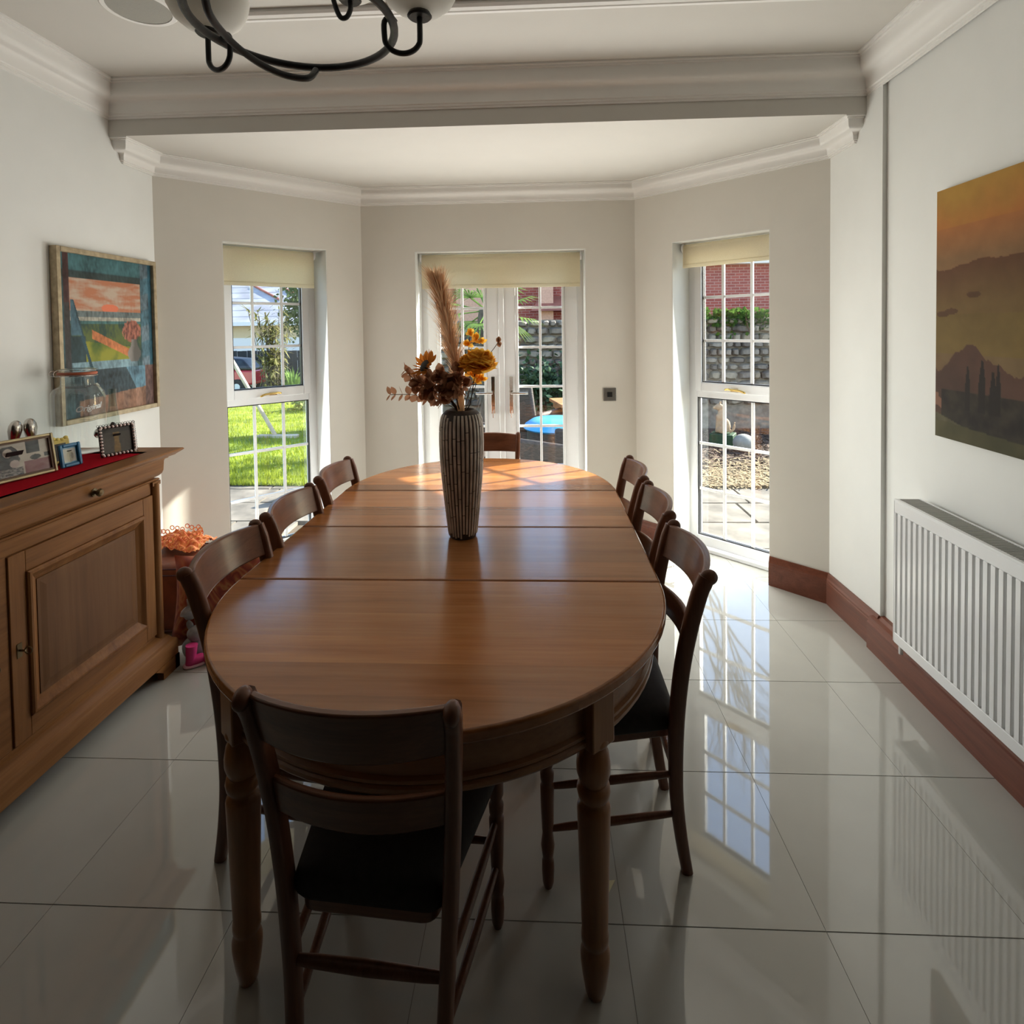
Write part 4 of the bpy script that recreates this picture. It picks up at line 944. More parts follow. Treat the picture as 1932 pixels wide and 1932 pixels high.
# raised lettering and badge on the glass
def wrap_text(txt, size, z, name, shear=0.3, R=0.1012, ang0=0.0):
    cu = bpy.data.curves.new(name, 'FONT'); cu.body = txt; cu.size = size; cu.extrude = 0.0012; cu.shear = shear; cu.align_x = 'CENTER'; cu.space_character = 0.95; cu.offset = 0.0006
    to = bpy.data.objects.new(name, cu); COL.objects.link(to); dg = bpy.context.evaluated_depsgraph_get(); me = bpy.data.meshes.new_from_object(to.evaluated_get(dg))
    bpy.data.objects.remove(to)
    for v in me.vertices:
        a = ang0 + v.co.x / R; r_ = R + v.co.z; zz = z + v.co.y + v.co.x * 0.12; v.co = (r_ * math.cos(a), r_ * math.sin(a), zz)
    me.materials.clear(); me.materials.append(MATS['jar_relief']); o = bpy.data.objects.new(name, me); COL.objects.link(o); o.parent = jar; return o
plain('relief_white', (0.75, 0.77, 0.76), 0.15, spec=0.8)
lt = wrap_text('Original', 0.034, 0.196, 'raised_lettering'); lt.data.materials[0] = MATS['relief_white']
m = MB()
for RR, z_, a0, a1_ in ((0.040, 0.205, 0.25, math.pi - 0.25), (0.047, 0.205, 0.35, math.pi - 0.35)):
    m.tube([(0.1005 * math.cos(RR * math.cos(t) / 0.1), 0.1005 * math.sin(RR * math.cos(t) / 0.1), z_ + RR * math.sin(t)) for t in [a0 + (a1_ - a0) * k / 16 for k in range(17)]], 0.0012, 6)
for z_ in (0.172, 0.160, 0.153):
    m.tube([(0.1005 * math.cos(x / 0.1), 0.1005 * math.sin(x / 0.1), z_ - 0.006 * math.cos(x * 45)) for x in [-0.035 + 0.07 * k / 14 for k in range(15)]], 0.0012, 6)
m.build('raised_badge', 'jar_relief', jar, smooth=True)

# silver ornaments behind the big frame
sil = empty('silver_ornament', (-2.075, 2.165, ZR), 0.3, label='pair of polished silver tulip-shaped heads standing behind the big photo frame', cat='ornament')
m = MB(); m.lathe([(0.0, 0.0), (0.04, 0.0), (0.04, 0.006), (0.012, 0.012), (0.0, 0.013)], 20, cap=False); m.build('foot', 'silver', sil, smooth=True)
for i, (dx, dy, hh, tilt) in enumerate(((-0.022, -0.018, 0.150, 0.12), (0.016, 0.030, 0.160, -0.08))):
    m = MB(); m.tube(spline([(0, 0, 0.008), (dx * 0.4, dy * 0.4, 0.05), (dx, dy, 0.10)], 5), 0.005, 8); m.build('stem', 'silver', sil, smooth=True)
    m = MB(); m.lathe([(0.0, -0.01), (0.014, 0.0), (0.023, 0.02), (0.029, 0.048), (0.027, 0.068), (0.018, 0.083), (0.008, 0.089), (0.0, 0.09)], 18, cap=False)
    m.xf(Matrix.Translation((dx, dy, 0.10)) @ Matrix.Rotation(tilt, 4, 'Y') @ Matrix.Scale(0.75, 4, (1, 0, 0))); m.build('head', 'silver', sil, smooth=True)
# frosted glass carafe behind the dispenser
cf = empty('glass_carafe', (-1.952, 2.492, ZS), 0, label='pale frosted glass carafe behind the pearl-beaded frame', cat='carafe')
MB().lathe([(0.0, 0.0), (0.024, 0.0), (0.027, 0.006), (0.028, 0.03), (0.0, 0.03)], 22, cap=False).build('base', 'black_plastic', cf, smooth=True)
MB().lathe([(0.026, 0.03), (0.027, 0.10), (0.024, 0.15), (0.017, 0.20), (0.0145, 0.25), (0.016, 0.28), (0.0135, 0.28), (0.012, 0.25), (0.015, 0.20)], 22, cap=False).build('flask', 'frost_glass', cf, smooth=True)

# ------------------------------------------------------------------ pictures
plain('gold_frame', (0.42, 0.34, 0.22), 0.45, metal=0.3, noise=0.25, scale=30)
def painting(u, v):
    n1, n2 = fbm(u, v, 7, 1.3), 0.8 * fbm(u * 3, v * 1.6, 16, 4.0)
    def br(c, k=0.45): return tuple(max(0.0, 0.9 * x * (1 + k * n1 + 1.3 * k * n2)) for x in c)
    c = br((0.035, 0.085, 0.095))                                           # teal casing
    if v < 0.10: c = br((0.05, 0.13, 0.14))
    if 0.10 < v < 0.145: c = br((0.03, 0.05, 0.05))
    if u > 0.86: c = br((0.07, 0.15, 0.19) if int((v + 0.2 * (u - 0.86)) * 9) % 2 else (0.12, 0.17, 0.20), 0.6)
    if u > 0.955: c = br((0.03, 0.10, 0.14))
    if 0.045 < u < 0.10 and v < 0.70: c = br((0.06, 0.025, 0.025) if v < 0.3 else (0.045, 0.04, 0.04))
    if 0.10 <= u <= 0.86 - 0.02 * v and 0.145 <= v < 0.665:
        if v < 0.345:
            s = fbm(u * 1.2, v * 7, 4.0, 2.0); c = lerp((0.40, 0.155, 0.08), (0.44, 0.34, 0.26), 0.42 + 1.1 * s + 0.3 * n2)
            if (u - 0.5) ** 2 * 6 + (v - 0.325) ** 2 * 60 < 0.05: c = (0.62, 0.16, 0.08)
        elif v < 0.385: c = br((0.15, 0.19, 0.19))
        elif v < 0.405: c = br((0.42, 0.40, 0.33))
        elif v < 0.425: c = br((0.06, 0.16, 0.16))
        else:
            c = lerp((0.02, 0.05, 0.04), (0.09, 0.12, 0.03), 0.5 + 1.3 * n1 + 0.8 * n2)
            if v > 0.54 + 0.1 * (u - 0.3) and 0.22 < u < 0.72: c = lerp((0.05, 0.10, 0.015), (0.24, 0.24, 0.02), (v - 0.5) * 6 + n1)
            if abs((v - 0.50) - 0.33 * (u - 0.33)) < 0.028 and 0.30 < u < 0.74: c = br((0.45, 0.15, 0.05), 0.5)
            if u < 0.24 - 0.0 and v > 0.5: c = br((0.02, 0.045, 0.05))
    if 0.665 <= v < 0.715 and 0.10 < u < 0.80: c = br((0.17, 0.27, 0.31), 0.5)
    if v >= 0.715:
        c = br((0.03, 0.05, 0.06), 0.7)
        if u > 0.66 + 0.75 * (v - 0.715): c = br((0.10, 0.20, 0.26), 0.6)
        if u < 0.12 + 0.0: c = br((0.05, 0.09, 0.10))
        if v > 0.88 - 0.05 * u + 0.03 and 0.16 < u < 0.93: c = br((0.20, 0.10, 0.06) if int(u * 13) % 2 else (0.24, 0.13, 0.085), 0.5)
        if u > 0.89: c = br((0.14, 0.08, 0.07), 0.6)
    # diagonal strut
    du = u - (0.12 + 0.40 * (v - 0.28))
    if 0.28 < v < 0.80 and abs(du) < 0.014: c = br((0.02, 0.06, 0.08))
    if v < 0.5 and v > 0.28 and 0.10 < u < 0.12 + 0.40 * (v - 0.28): c = br((0.06, 0.13, 0.17))
    if 0.80 < v < 0.90 and abs(u - (0.33 + 0.9 * (v - 0.80))) < 0.012: c = (0.33, 0.34, 0.27)
    # vase of flowers on the sill
    r_ = ((u - 0.74) / 0.105) ** 2 + ((v - 0.475) / 0.075) ** 2
    if r_ < 1 + 0.5 * n2: c = lerp((0.10, 0.035, 0.025), (0.42, 0.15, 0.10), 0.5 + 1.5 * n2)
    vw = 0.032 + 0.05 * math.exp(-((v - 0.63) / 0.045) ** 2)
    if 0.53 < v < 0.685 and abs(u - 0.765) < vw: c = lerp((0.10, 0.09, 0.08), (0.24, 0.22, 0.20), 0.5 + (0.765 - u) * 8 + n1)
    return c
pt = empty('painting', (-2.188, 2.445, 1.13), HP, label='framed painting of a blue window with a sunset view and a flower vase', cat='painting')
PW, PH = 0.665, 0.82
m = MB(); b, t = 0.024, 0.034
m.box(0, b, -t, 0, 0, PH); m.box(PW - b, PW, -t, 0, 0, PH); m.box(b, PW - b, -t, 0, 0, b); m.box(b, PW - b, -t, 0, PH - b, PH); m.build('frame', 'gold_frame', pt, bevel=0.003)
MB().box(b - 0.002, PW - b + 0.002, -0.014, -0.002, b - 0.002, PH - b + 0.002).build('board', 'black_plastic', pt)
print_obj('canvas', PW - 2 * b, PH - 2 * b, 170, 210, painting, 'painted', pt, (b, -0.016, b))

def landscape(u, v):
    x = u * 1.35                                                            # metres from the left edge
    n1, n2 = fbm(x, v, 3.5, 7), fbm(x, v, 16, 2)
    c = lerp((0.30, 0.165, 0.035), (0.30, 0.105, 0.03), v * 5 + 0.5 * n1) if v < 0.16 else lerp((0.27, 0.105, 0.035), (0.17, 0.095, 0.045), (v - 0.16) * 8)
    hill = 0.315 + 0.02 * fbm(x, 0, 6) - 0.03 * x
    if v > hill: c = lerp((0.085, 0.038, 0.02), (0.12, 0.075, 0.03), (v - hill) * 6)
    if v > 0.50: c = lerp((0.11, 0.072, 0.026), (0.135, 0.09, 0.03), 0.5 + n1)
    if v > 0.66: c = lerp((0.105, 0.06, 0.03), (0.13, 0.085, 0.04), 0.5 + n1)
    if v > 0.72 + 0.10 * math.exp(-((x - 0.19) / 0.10) ** 2) * -1 + 0.03 * fbm(x, 0, 14): c = lerp((0.045, 0.026, 0.02), (0.07, 0.035, 0.025), 0.5 + n1)
    if ((x - 0.03) / 0.05) ** 2 + ((v - 0.85) / 0.03) ** 2 < 1 + n2 * 2: c = (0.16, 0.08, 0.05)
    if v > 0.80 and x > 0.035: c = lerp((0.016, 0.013, 0.012), (0.03, 0.024, 0.018), 0.5 + n2)
    if v > 0.87 - 0.02 and x < 0.2 and v > 0.90 + 0.25 * x: c = lerp((0.05, 0.045, 0.025), (0.08, 0.07, 0.04), 0.5 + n2)
    if v > 0.93 + 0.05 * x: c = lerp((0.045, 0.042, 0.02), (0.075, 0.065, 0.032), 0.5 + n1)
    for cx, top, wd in ((0.175, 0.70, 0.013), (0.245, 0.675, 0.016), (0.295, 0.715, 0.017), (0.318, 0.685, 0.011), (0.52, 0.70, 0.015), (0.60, 0.68, 0.016)):
        if v > top and v < 0.87 and abs(x - cx) < wd * min(1.0, 0.25 + (v - top) * 9): c = (0.016, 0.013, 0.012)
    for cx, cy in ((0.085, 0.49), (0.04, 0.50), (0.20, 0.43)):
        if ((x - cx) / 0.035) ** 2 + ((v - cy) / 0.012) ** 2 < 1: c = (0.07, 0.036, 0.02)
    return tuple(max(0.0, 1.2 * k * (1 + 0.10 * n2)) for k in c)
cv = empty('landscape_canvas', (1.578 + 0.0, 2.315, 1.100), -HP - ang, label='large canvas print of a hazy orange hillside with cypress trees above the radiator', cat='canvas')
CW, CH = 1.35, 0.962
MB().box(0, CW, 0.0, 0.022, 0, CH).build('stretcher', plain('canvas_edge', (0.30, 0.22, 0.12), 0.8), cv, bevel=0.002)
print_obj('print', CW, CH, 330, 230, landscape, 'canvas_print', cv, (0, -0.0008, 0))

# ------------------------------------------------------------------ ceiling speaker and chandelier
sp_ = empty('ceiling_speaker', (-1.535, 2.165, ZC), 0, label='flush round grey ceiling speaker left of the chandelier', cat='speaker')
MB().lathe([(0.112, -0.001), (0.112, -0.006), (0.128, -0.006), (0.134, 0.0)], 40, cap=False).build('bezel', 'paint_trim', sp_, smooth=True)
MB().lathe([(0.0, -0.0055), (0.08, -0.0055), (0.112, -0.004), (0.112, 0.0)], 40, cap=False).build('grille', plain('speaker_grille', (0.36, 0.35, 0.31), 0.7, noise=0.08, scale=400), sp_, smooth=True)

CX, CY, CZ = -0.568, 1.335, 2.28
ch = empty('chandelier', (CX, CY, ZC), 0, label='black wrought-iron ring chandelier with white glass bowls', cat='chandelier')
def lc(x, y, z): return (x - CX, y - CY, z - ZC)
def ring_pt(a, r, z): return lc(CX + r * math.cos(a), CY + r * math.sin(a), z)
MB().tube([ring_pt(2 * math.pi * k / 64, 0.232, CZ) for k in range(64)], 0.0100, 10, closed=True).build('ring', 'iron', ch, smooth=True)
m = MB(); m.lathe([(0.0, 0.0), (0.06, 0.0), (0.058, -0.012), (0.03, -0.03), (0.012, -0.034), (0.0, -0.034)], 24, cap=False); m.build('ceiling_rose', 'iron', ch, smooth=True)
m = MB(); m.tube([(0, 0, -0.02), (0, 0, -0.36)], 0.008, 10); m.sphere((0, 0, -0.34), 0.024, 14, 10); m.sphere((0, 0, -0.14), 0.016, 12, 8); m.build('centre_rod', 'iron', ch, smooth=True)
for a in (3.75, 4.75, 5.75):
    pts = [(0.0, 0, -0.20), (0.06, 0, -0.16), (0.12, 0, -0.22), (0.17, 0, -0.36), (0.218, 0, CZ - ZC)]
    m = MB().tube(spline(pts, 6), 0.0075, 8).xf(Matrix.Rotation(a, 4, 'Z')); m.build('arm', 'iron', ch, smooth=True)
# long scroll bar passing under the ring
sc = [lc(-0.690, 1.175, 2.315), lc(-0.720, 1.235, 2.262), lc(-0.728, 1.325, 2.248), lc(-0.706, 1.400, 2.232), lc(-0.672, 1.452, 2.222), lc(-0.636, 1.485, 2.220), lc(-0.605, 1.508, 2.228), lc(-0.598, 1.540, 2.262)]
MB().tube(spline(sc, 6), [0.0088] * 43, 10).build('scroll_bar', 'iron', ch, smooth=True)
def bowl(a, r_plate, zp, tilt, label=None, rin=0.232, hook_low=0.062, hook=None):
    """J-hook from the ring carrying a glass bowl"""
    d = Vector((math.cos(a), math.sin(a), 0)); P0 = Vector(lc(CX, CY, zp)) + d * r_plate
    Q = Vector(lc(CX, CY, CZ)) + d * (rin - 0.012)
    low = (P0 + Q) * 0.5; low.z = min(P0.z, Q.z) - hook_low
    if hook: MB().tube(spline([P0 + Vector(h) for h in hook], 6), 0.0068, 10).build('hook', 'iron', ch, smooth=True)
    else:
        A1 = Q - d * 0.010; R_ = (P0 - A1).dot(d) / 2; zc_ = min(P0.z, Q.z) - hook_low + 0.034; mid = Vector(((A1.x + P0.x) / 2, (A1.y + P0.y) / 2, zc_))
        pts = [Q + d * 0.016 + Vector((0, 0, 0.010)), Q + d * 0.006 + Vector((0, 0, 0.020)), A1 + Vector((0, 0, 0.010))] + [mid + d * (R_ * math.cos(t)) + Vector((0, 0, 0.036 * math.sin(t))) for t in [math.pi + math.pi * k / 8 for k in range(9)]] + [P0]
        MB().tube(spline(pts, 4), 0.0068, 10).build('hook', 'iron', ch, smooth=True)
    ax_ = (Vector((0, 0, 1)) + d * tilt).normalized(); M = Matrix.Translation(P0) @ ax_.to_track_quat('Z', 'X').to_matrix().to_4x4()
    MB().lathe([(0.0, -0.004), (0.026, -0.004), (0.030, 0.0), (0.026, 0.007), (0.010, 0.016), (0.0, 0.017)], 20, cap=False).xf(M).build('gallery_plate', 'iron', ch, smooth=True)
    MB().lathe([(0.0, 0.006), (0.030, 0.008), (0.058, 0.018), (0.080, 0.036), (0.094, 0.062), (0.100, 0.090), (0.096, 0.090), (0.090, 0.062), (0.076, 0.039), (0.055, 0.022), (0.028, 0.012), (0.0, 0.010)], 32, cap=False).xf(M).build('glass_bowl', 'opal_glass', ch, smooth=True)
bowl(math.radians(8), 0.294, 2.306, 0.0)
bowl(math.radians(160), 0.285, 2.315, 0.0)
bowl(math.radians(68), 0.20, 2.435, 0.0, hook=[(-0.055, -0.005, 0.10), (-0.048, -0.004, 0.02), (-0.030, -0.003, -0.040), (-0.012, -0.001, -0.046), (0.0, 0.0, -0.025), (0, 0, 0)])
# ------------------------------------------------------------------ the pile in the corner beside the sideboard
def soft(name, mat, parent, size, e=3.0, jit=0.0, nu=28, nv=18, seed=0.0, loc=None, rot=None, sc=6.0):
    """rounded superellipsoid with crumple"""
    def cp(w, m_): c = math.cos(w); return math.copysign(abs(c) ** m_, c)
    def spw(w, m_): c = math.sin(w); return math.copysign(abs(c) ** m_, c)
    q = 2.0 / e; vs_ = []; fs = []
    for j in range(nv + 1):
        ph = -math.pi / 2 + math.pi * j / nv
        for i in range(nu):
            th = 2 * math.pi * i / nu; p = Vector((size[0] * cp(ph, q) * cp(th, q), size[1] * cp(ph, q) * spw(th, q), size[2] * spw(ph, q)))
            k = 1 + jit * fbm(p.x + seed, p.y + p.z, sc, seed); vs_.append(p * k)
    for j in range(nv):
        for i in range(nu):
            l = (i + 1) % nu; fs.append((j * nu + i, j * nu + l, (j + 1) * nu + l, (j + 1) * nu + i))
    return MB().add(vs_, fs).build(name, mat, parent, smooth=True, angle=60, loc=loc, rot=rot)
def cushion_mesh(w, t, n=16):
    vs_ = []; fs = []
    for s in (1, -1):
        for j in range(n + 1):
            for i in range(n + 1):
                u, v = -1 + 2 * i / n, -1 + 2 * j / n; pin = 1 - 0.10 * (1 - u * u) * abs(v) ** 4 ; pin2 = 1 - 0.10 * (1 - v * v) * abs(u) ** 4
                h = t * max(0.0, (1 - u ** 4) * (1 - v ** 4)) ** 0.5
                vs_.append((u * w * pin2, s * (h + 0.002) + 0.004 * fbm(u, v, 3), v * w * pin))
    N = (n + 1) ** 2
    for s in range(2):
        for j in range(n):
            for i in range(n): a = s * N + j * (n + 1) + i; fs.append((a, a + 1, a + n + 2, a + n + 1))
    return MB().add(vs_, fs)
def pattern(name, c0, c1, c2, scale, rough=0.8):
    m, nt, b = nodes_of(name); sock(b, 'Roughness', rough); sock(b, 'Sheen Weight', 0.3); L = nt.links.new
    tc = nt.nodes.new('ShaderNodeTexCoord'); nz = nt.nodes.new('ShaderNodeTexNoise'); nz.inputs['Scale'].default_value = scale; nz.inputs['Distortion'].default_value = 2.5; nz.inputs['Detail'].default_value = 1.5
    L(tc.outputs['Object'], nz.inputs['Vector']); wv = nt.nodes.new('ShaderNodeMath'); wv.operation = 'MULTIPLY'; wv.inputs[1].default_value = 9.0; L(nz.outputs['Fac'], wv.inputs[0])
    fr = nt.nodes.new('ShaderNodeMath'); fr.operation = 'PINGPONG'; fr.inputs[1].default_value = 1.0; L(wv.outputs[0], fr.inputs[0])
    cr = nt.nodes.new('ShaderNodeValToRGB'); e = cr.color_ramp.elements; e[0].color = rgb(c0); e[1].color = rgb(c2); q = e.new(0.55); q.color = rgb(c1)
    L(fr.outputs[0], cr.inputs['Fac']); L(cr.outputs[0], b.inputs['Base Color']); return m
pattern('paisley', (0.20, 0.03, 0.02), (0.34, 0.075, 0.03), (0.42, 0.17, 0.06), 5.0)
pattern('orange_cloth', (0.62, 0.10, 0.03), (0.75, 0.22, 0.05), (0.80, 0.40, 0.12), 12.0)
plain('red_leather', (0.16, 0.045, 0.02), 0.45, noise=0.25, scale=15, bump=0.1)
plain('grey_plush', (0.32, 0.34, 0.36), 0.9, noise=0.15, scale=60, sheen=0.4)
plain('silver_bag', (0.45, 0.48, 0.52), 0.3, noise=0.2, scale=12)
plain('pink', (0.62, 0.04, 0.20), 0.55, noise=0.08, scale=20)
plain('pink_pale', (0.75, 0.45, 0.52), 0.6)
plain('dark_plum', (0.06, 0.02, 0.03), 0.6, noise=0.2)
pf = empty('leather_pouffe', (-1.955, 2.915, 0), math.radians(4), label='reddish-brown leather pouffe with stitched edges beside the sideboard', cat='pouffe')
soft('body', 'red_leather', pf, (0.185, 0.170, 0.182), 7.0, 0.03, loc=(0, 0, 0.184))
for z in (0.348, 0.315, 0.03):
    m = MB(); m.tube([(0.188 * math.copysign(abs(math.cos(t)) ** 0.32, math.cos(t)), 0.173 * math.copysign(abs(math.sin(t)) ** 0.32, math.sin(t)), z) for t in [2 * math.pi * k / 48 for k in range(48)]], 0.004, 6, closed=True); m.build('stitched_seam', 'dark_plum', pf, smooth=True)
oc = empty('orange_shawl', (-1.99, 2.995, 0.368), 0.0, label='bright orange patterned cloth heaped on the leather pouffe', cat='cloth')
m = MB(); vs_ = []; fs = []; n = 40
for j in range(n + 1):
    for i in range(n + 1):
        u, v = -1 + 2 * i / n, -1 + 2 * j / n; r_ = math.hypot(u, v)
        vs_.append((u * 0.15, v * 0.11, 0.012 + 0.085 * max(0, 1 - r_ * r_ * 0.7) * (0.55 + 0.45 * abs(fbm(u, v, 2.2, 3))) + 0.022 * fbm(u, v, 4.5, 8)))
for j in range(n):
    for i in range(n): a = j * (n + 1) + i; fs.append((a, a + 1, a + n + 2, a + n + 1))
m.add(vs_, fs); m.v = [(x, y, max(0.0015, z)) for x, y, z in m.v]; o = m.build('cloth', 'orange_cloth', oc, smooth=True, angle=80); o.modifiers.new('thick', 'SOLIDIFY').thickness = 0.002
m = MB()
for k in range(26):
    a = k * 0.24; m.tube([(0.11 * math.cos(a) + 0.012 * math.cos(t * math.pi / 4), 0.09 * math.sin(a), 0.075 + 0.012 * math.sin(t * math.pi / 4) + 0.01 * math.sin(k * 2.1)) for t in range(8)], 0.0025, 5, closed=True)
m.build('ruffle', 'orange_cloth', oc, smooth=True)
cs = cushion_mesh(0.215, 0.06).build('throw_cushion', 'paisley', None, smooth=True, loc=(-1.60, 2.715, 0.232), rot=(-0.20, 0.05, math.radians(24)), angle=70)
set_tags(cs, 'rust-red paisley cushion propped against the leather pouffe', 'cushion')
bg = soft('crumpled_bag', 'silver_bag', None, (0.055, 0.05, 0.085), 2.4, 0.9, 24, 18, 2.0, loc=(-1.845, 2.592, 0.21), rot=(0.3, 0.2, 0.4), sc=14)
bg.location = (-1.655, 2.575, 0.245); bg.scale = (0.75, 0.6, 0.75); set_tags(bg, 'crumpled silver-grey bag tucked beside the sideboard', 'bag')
ty = empty('plush_toy', (-1.655, 2.575, 0.0), 0.5, label='grey plush toy lying in front of the pouffe', cat='toy')
soft('body', 'grey_plush', ty, (0.055, 0.045, 0.05), 2.2, 0.1, loc=(0, 0, 0.052)); soft('head', 'grey_plush', ty, (0.04, 0.036, 0.036), 2.0, 0.05, loc=(0.01, -0.02, 0.125))
for s in (-1, 1): soft('ear', 'grey_plush', ty, (0.014, 0.006, 0.026), 2.0, loc=(0.01 + s * 0.024, -0.015, 0.165), rot=(0, s * 0.3, 0))
bt = empty('toy_boot', (-1.715, 2.515 + 0.02, 0.0), 0.7, label='bright pink toy boot with pale sole by the sideboard corner', cat='toy')
MB().tube(spline([(0, 0, 0.014), (0, 0.0, 0.05), (0.004, 0, 0.10)], 4), [0.024, 0.024, 0.023, 0.022, 0.022, 0.023, 0.024, 0.025, 0.026], 14).build('shaft', 'pink', bt, smooth=True)
soft('toe', 'pink', bt, (0.045, 0.026, 0.020), 2.4, loc=(0.022, 0, 0.026)); soft('sole', 'pink_pale', bt, (0.052, 0.030, 0.008), 3.0, loc=(0.018, 0, 0.0085))
bt.location = (-1.625, 2.502, 0.0)
pb = empty('pink_soft_toy', (-1.555, 2.535, 0.0), 0.2, label='small pink soft toy on the floor tiles next to the toy boot', cat='toy')
soft('body', 'pink', pb, (0.032, 0.027, 0.024), 2.2, 0.15, loc=(0, 0, 0.0255)); soft('head', 'pink_pale', pb, (0.016, 0.016, 0.016), 2.0, loc=(0.034, -0.006, 0.036))

# ------------------------------------------------------------------ outdoors
ZG = -0.13
plain('soil', (0.10, 0.075, 0.05), 0.95, noise=0.4, scale=3, bump=0.3)
plain('flag', (0.165, 0.145, 0.12), 0.9, noise=0.45, scale=4, bump=0.2)
plain('lawn', (0.20, 0.26, 0.03), 0.9, noise=0.45, scale=2.2, bump=0.2)
cloth_translucent('grass_blade', (0.32, 0.38, 0.05), 0.35, scale=3)
plain('straw', (0.27, 0.20, 0.11), 0.9, noise=0.4, scale=8)
plain('mulch', (0.10, 0.065, 0.045), 0.95, noise=0.5, scale=10)
struct(MB().box(-40, 40, 4.285, 60, ZG - 0.2, ZG - 0.06).build('ground', 'soil')); struct(MB().box(1.81, 40, -10, 4.285, ZG - 0.2, ZG - 0.06).build('ground_side_right', 'soil')); struct(MB().box(-40, -2.46, -10, 4.285, ZG - 0.2, ZG - 0.06).build('ground_side_left', 'soil'))
patio = struct(MB().prism([(-6.5, 3.3), (-2.46, 3.3), (-1.4, 4.29), (0.8, 4.29), (1.9, 3.2), (6.5, 3.2), (6.5, 6.0), (-6.5, 6.0)], ZG - 0.07, ZG - 0.03).build('patio', 'soil'))
y = 3.25; row = 0
r2 = random.Random(21)
def inside_house(x, y_): return y_ < 4.34 and x > -2.45 and x < 1.85 and (x + y_) < 5.12 and (y_ - x) < 5.70
while y < 6.0:
    dh = 0.42 + 0.18 * r2.random(); x = -5.6 + 0.3 * r2.random()
    while x < 5.0:
        dw = 0.45 + 0.35 * r2.random()
        cx, cy = x + dw / 2, y + dh / 2
        if not any(inside_house(a, b_) for a in (x, cx, x + dw) for b_ in (y, cy, y + dh)) and abs(cx) < 0.75 * cy + 0.6:
            j = lambda: (r2.random() - 0.5) * 0.03
            pl = [(0.012 + j() * .3, 0.012 + j() * .3), (dw - 0.012 + j() * .3, 0.012 + j() * .3), (dw - 0.012 + j() * .3, dh - 0.012 + j() * .3), (0.012 + j() * .3, dh - 0.012 + j() * .3)]
            MB().prism(pl, -0.03, 0.004 * r2.random()).build('flagstone', 'flag', patio, loc=(x, y, ZG))
        x += dw
    y += dh
# lawn with blades
vs_ = []; fs = []; nx_, ny_ = 40, 30
for j in range(ny_ + 1):
    for i in range(nx_ + 1):
        x = -16 + 14.2 * i / nx_; y_ = 5.95 + 9.6 * j / ny_; vs_.append((x, y_, ZG + 0.03 * fbm(x, y_, 0.5) + 0.008 * (y_ - 6)))
for j in range(ny_):
    for i in range(nx_): a = j * (nx_ + 1) + i; fs.append((a, a + 1, a + nx_ + 2, a + nx_ + 1))
lw = empty('lawn', (0, 0, 0), label='bright green sunlit lawn outside the left bay window', cat='lawn', kind='stuff')
MB().add(vs_, fs).build('turf', 'lawn', lw, smooth=True)
m = MB()
for k in range(16000):
    y_ = 5.95 + 7.5 * r2.random() ** 1.6; x = (-0.60 + 0.26 * r2.random()) * y_ - 0.2
    z = ZG + 0.03 * fbm(x, y_, 0.5) + 0.008 * (y_ - 6); h = 0.03 + 0.04 * r2.random(); a = r2.random() * 6.28; w = 0.006; dx, dy = math.cos(a) * w, math.sin(a) * w
    m.add([(x - dx, y_ - dy, z - 0.01), (x + dx, y_ + dy, z - 0.01), (x + (r2.random() - 0.5) * 0.05, y_ + (r2.random() - 0.5) * 0.05, z + h)], [(0, 1, 2)])
m.build('grass_blades', 'grass_blade', lw)
# straw edge and bark mulch to the right
mu = empty('bark_mulch', (0, 0, 0), label='dark bark mulch bed in front of the stone wall', cat='mulch', kind='stuff')
MB().box(-1.5, 6.5, 6.02, 9.4, ZG - 0.06, ZG - 0.02).build('bed', 'mulch', mu)
m = MB()
for k in range(4500):
    y_ = 6.0 + 3.3 * r2.random(); x = (0.2 + 0.28 * r2.random()) * y_; s = 0.02 + 0.025 * r2.random(); a = r2.random() * 3; dx, dy = math.cos(a) * s, math.sin(a) * s; z = ZG - 0.02
    m.add([(x - dx, y_ - dy, z), (x + dy * .4, y_ - dx * .4, z + 0.012), (x + dx, y_ + dy, z + 0.004), (x - dy * .4, y_ + dx * .4, z + 0.02 * r2.random())], [(0, 1, 2, 3)])
m.build('bark_chips', 'mulch', mu)
sw_ = empty('straw_litter', (0, 0, 0), label='pale straw and dry leaf litter along the paving edge', cat='leaf litter', kind='stuff')
m = MB()
for k in range(2600):
    y_ = 5.85 + 1.0 * abs(r2.gauss(0, 0.5)); x = (0.22 + 0.26 * r2.random()) * y_; s = 0.03 + 0.05 * r2.random(); a = r2.random() * 6.28; d = Vector((math.cos(a), math.sin(a), 0.25 * r2.random())) * s; p = Vector((x, y_, ZG + 0.004 + 0.03 * r2.random())); w = Vector((-d.y, d.x, 0)).normalized() * 0.007
    m.add([p - d - w, p - d + w, p + d + w, p + d - w], [(0, 1, 2, 3)])
m.build('straws', 'straw', sw_)

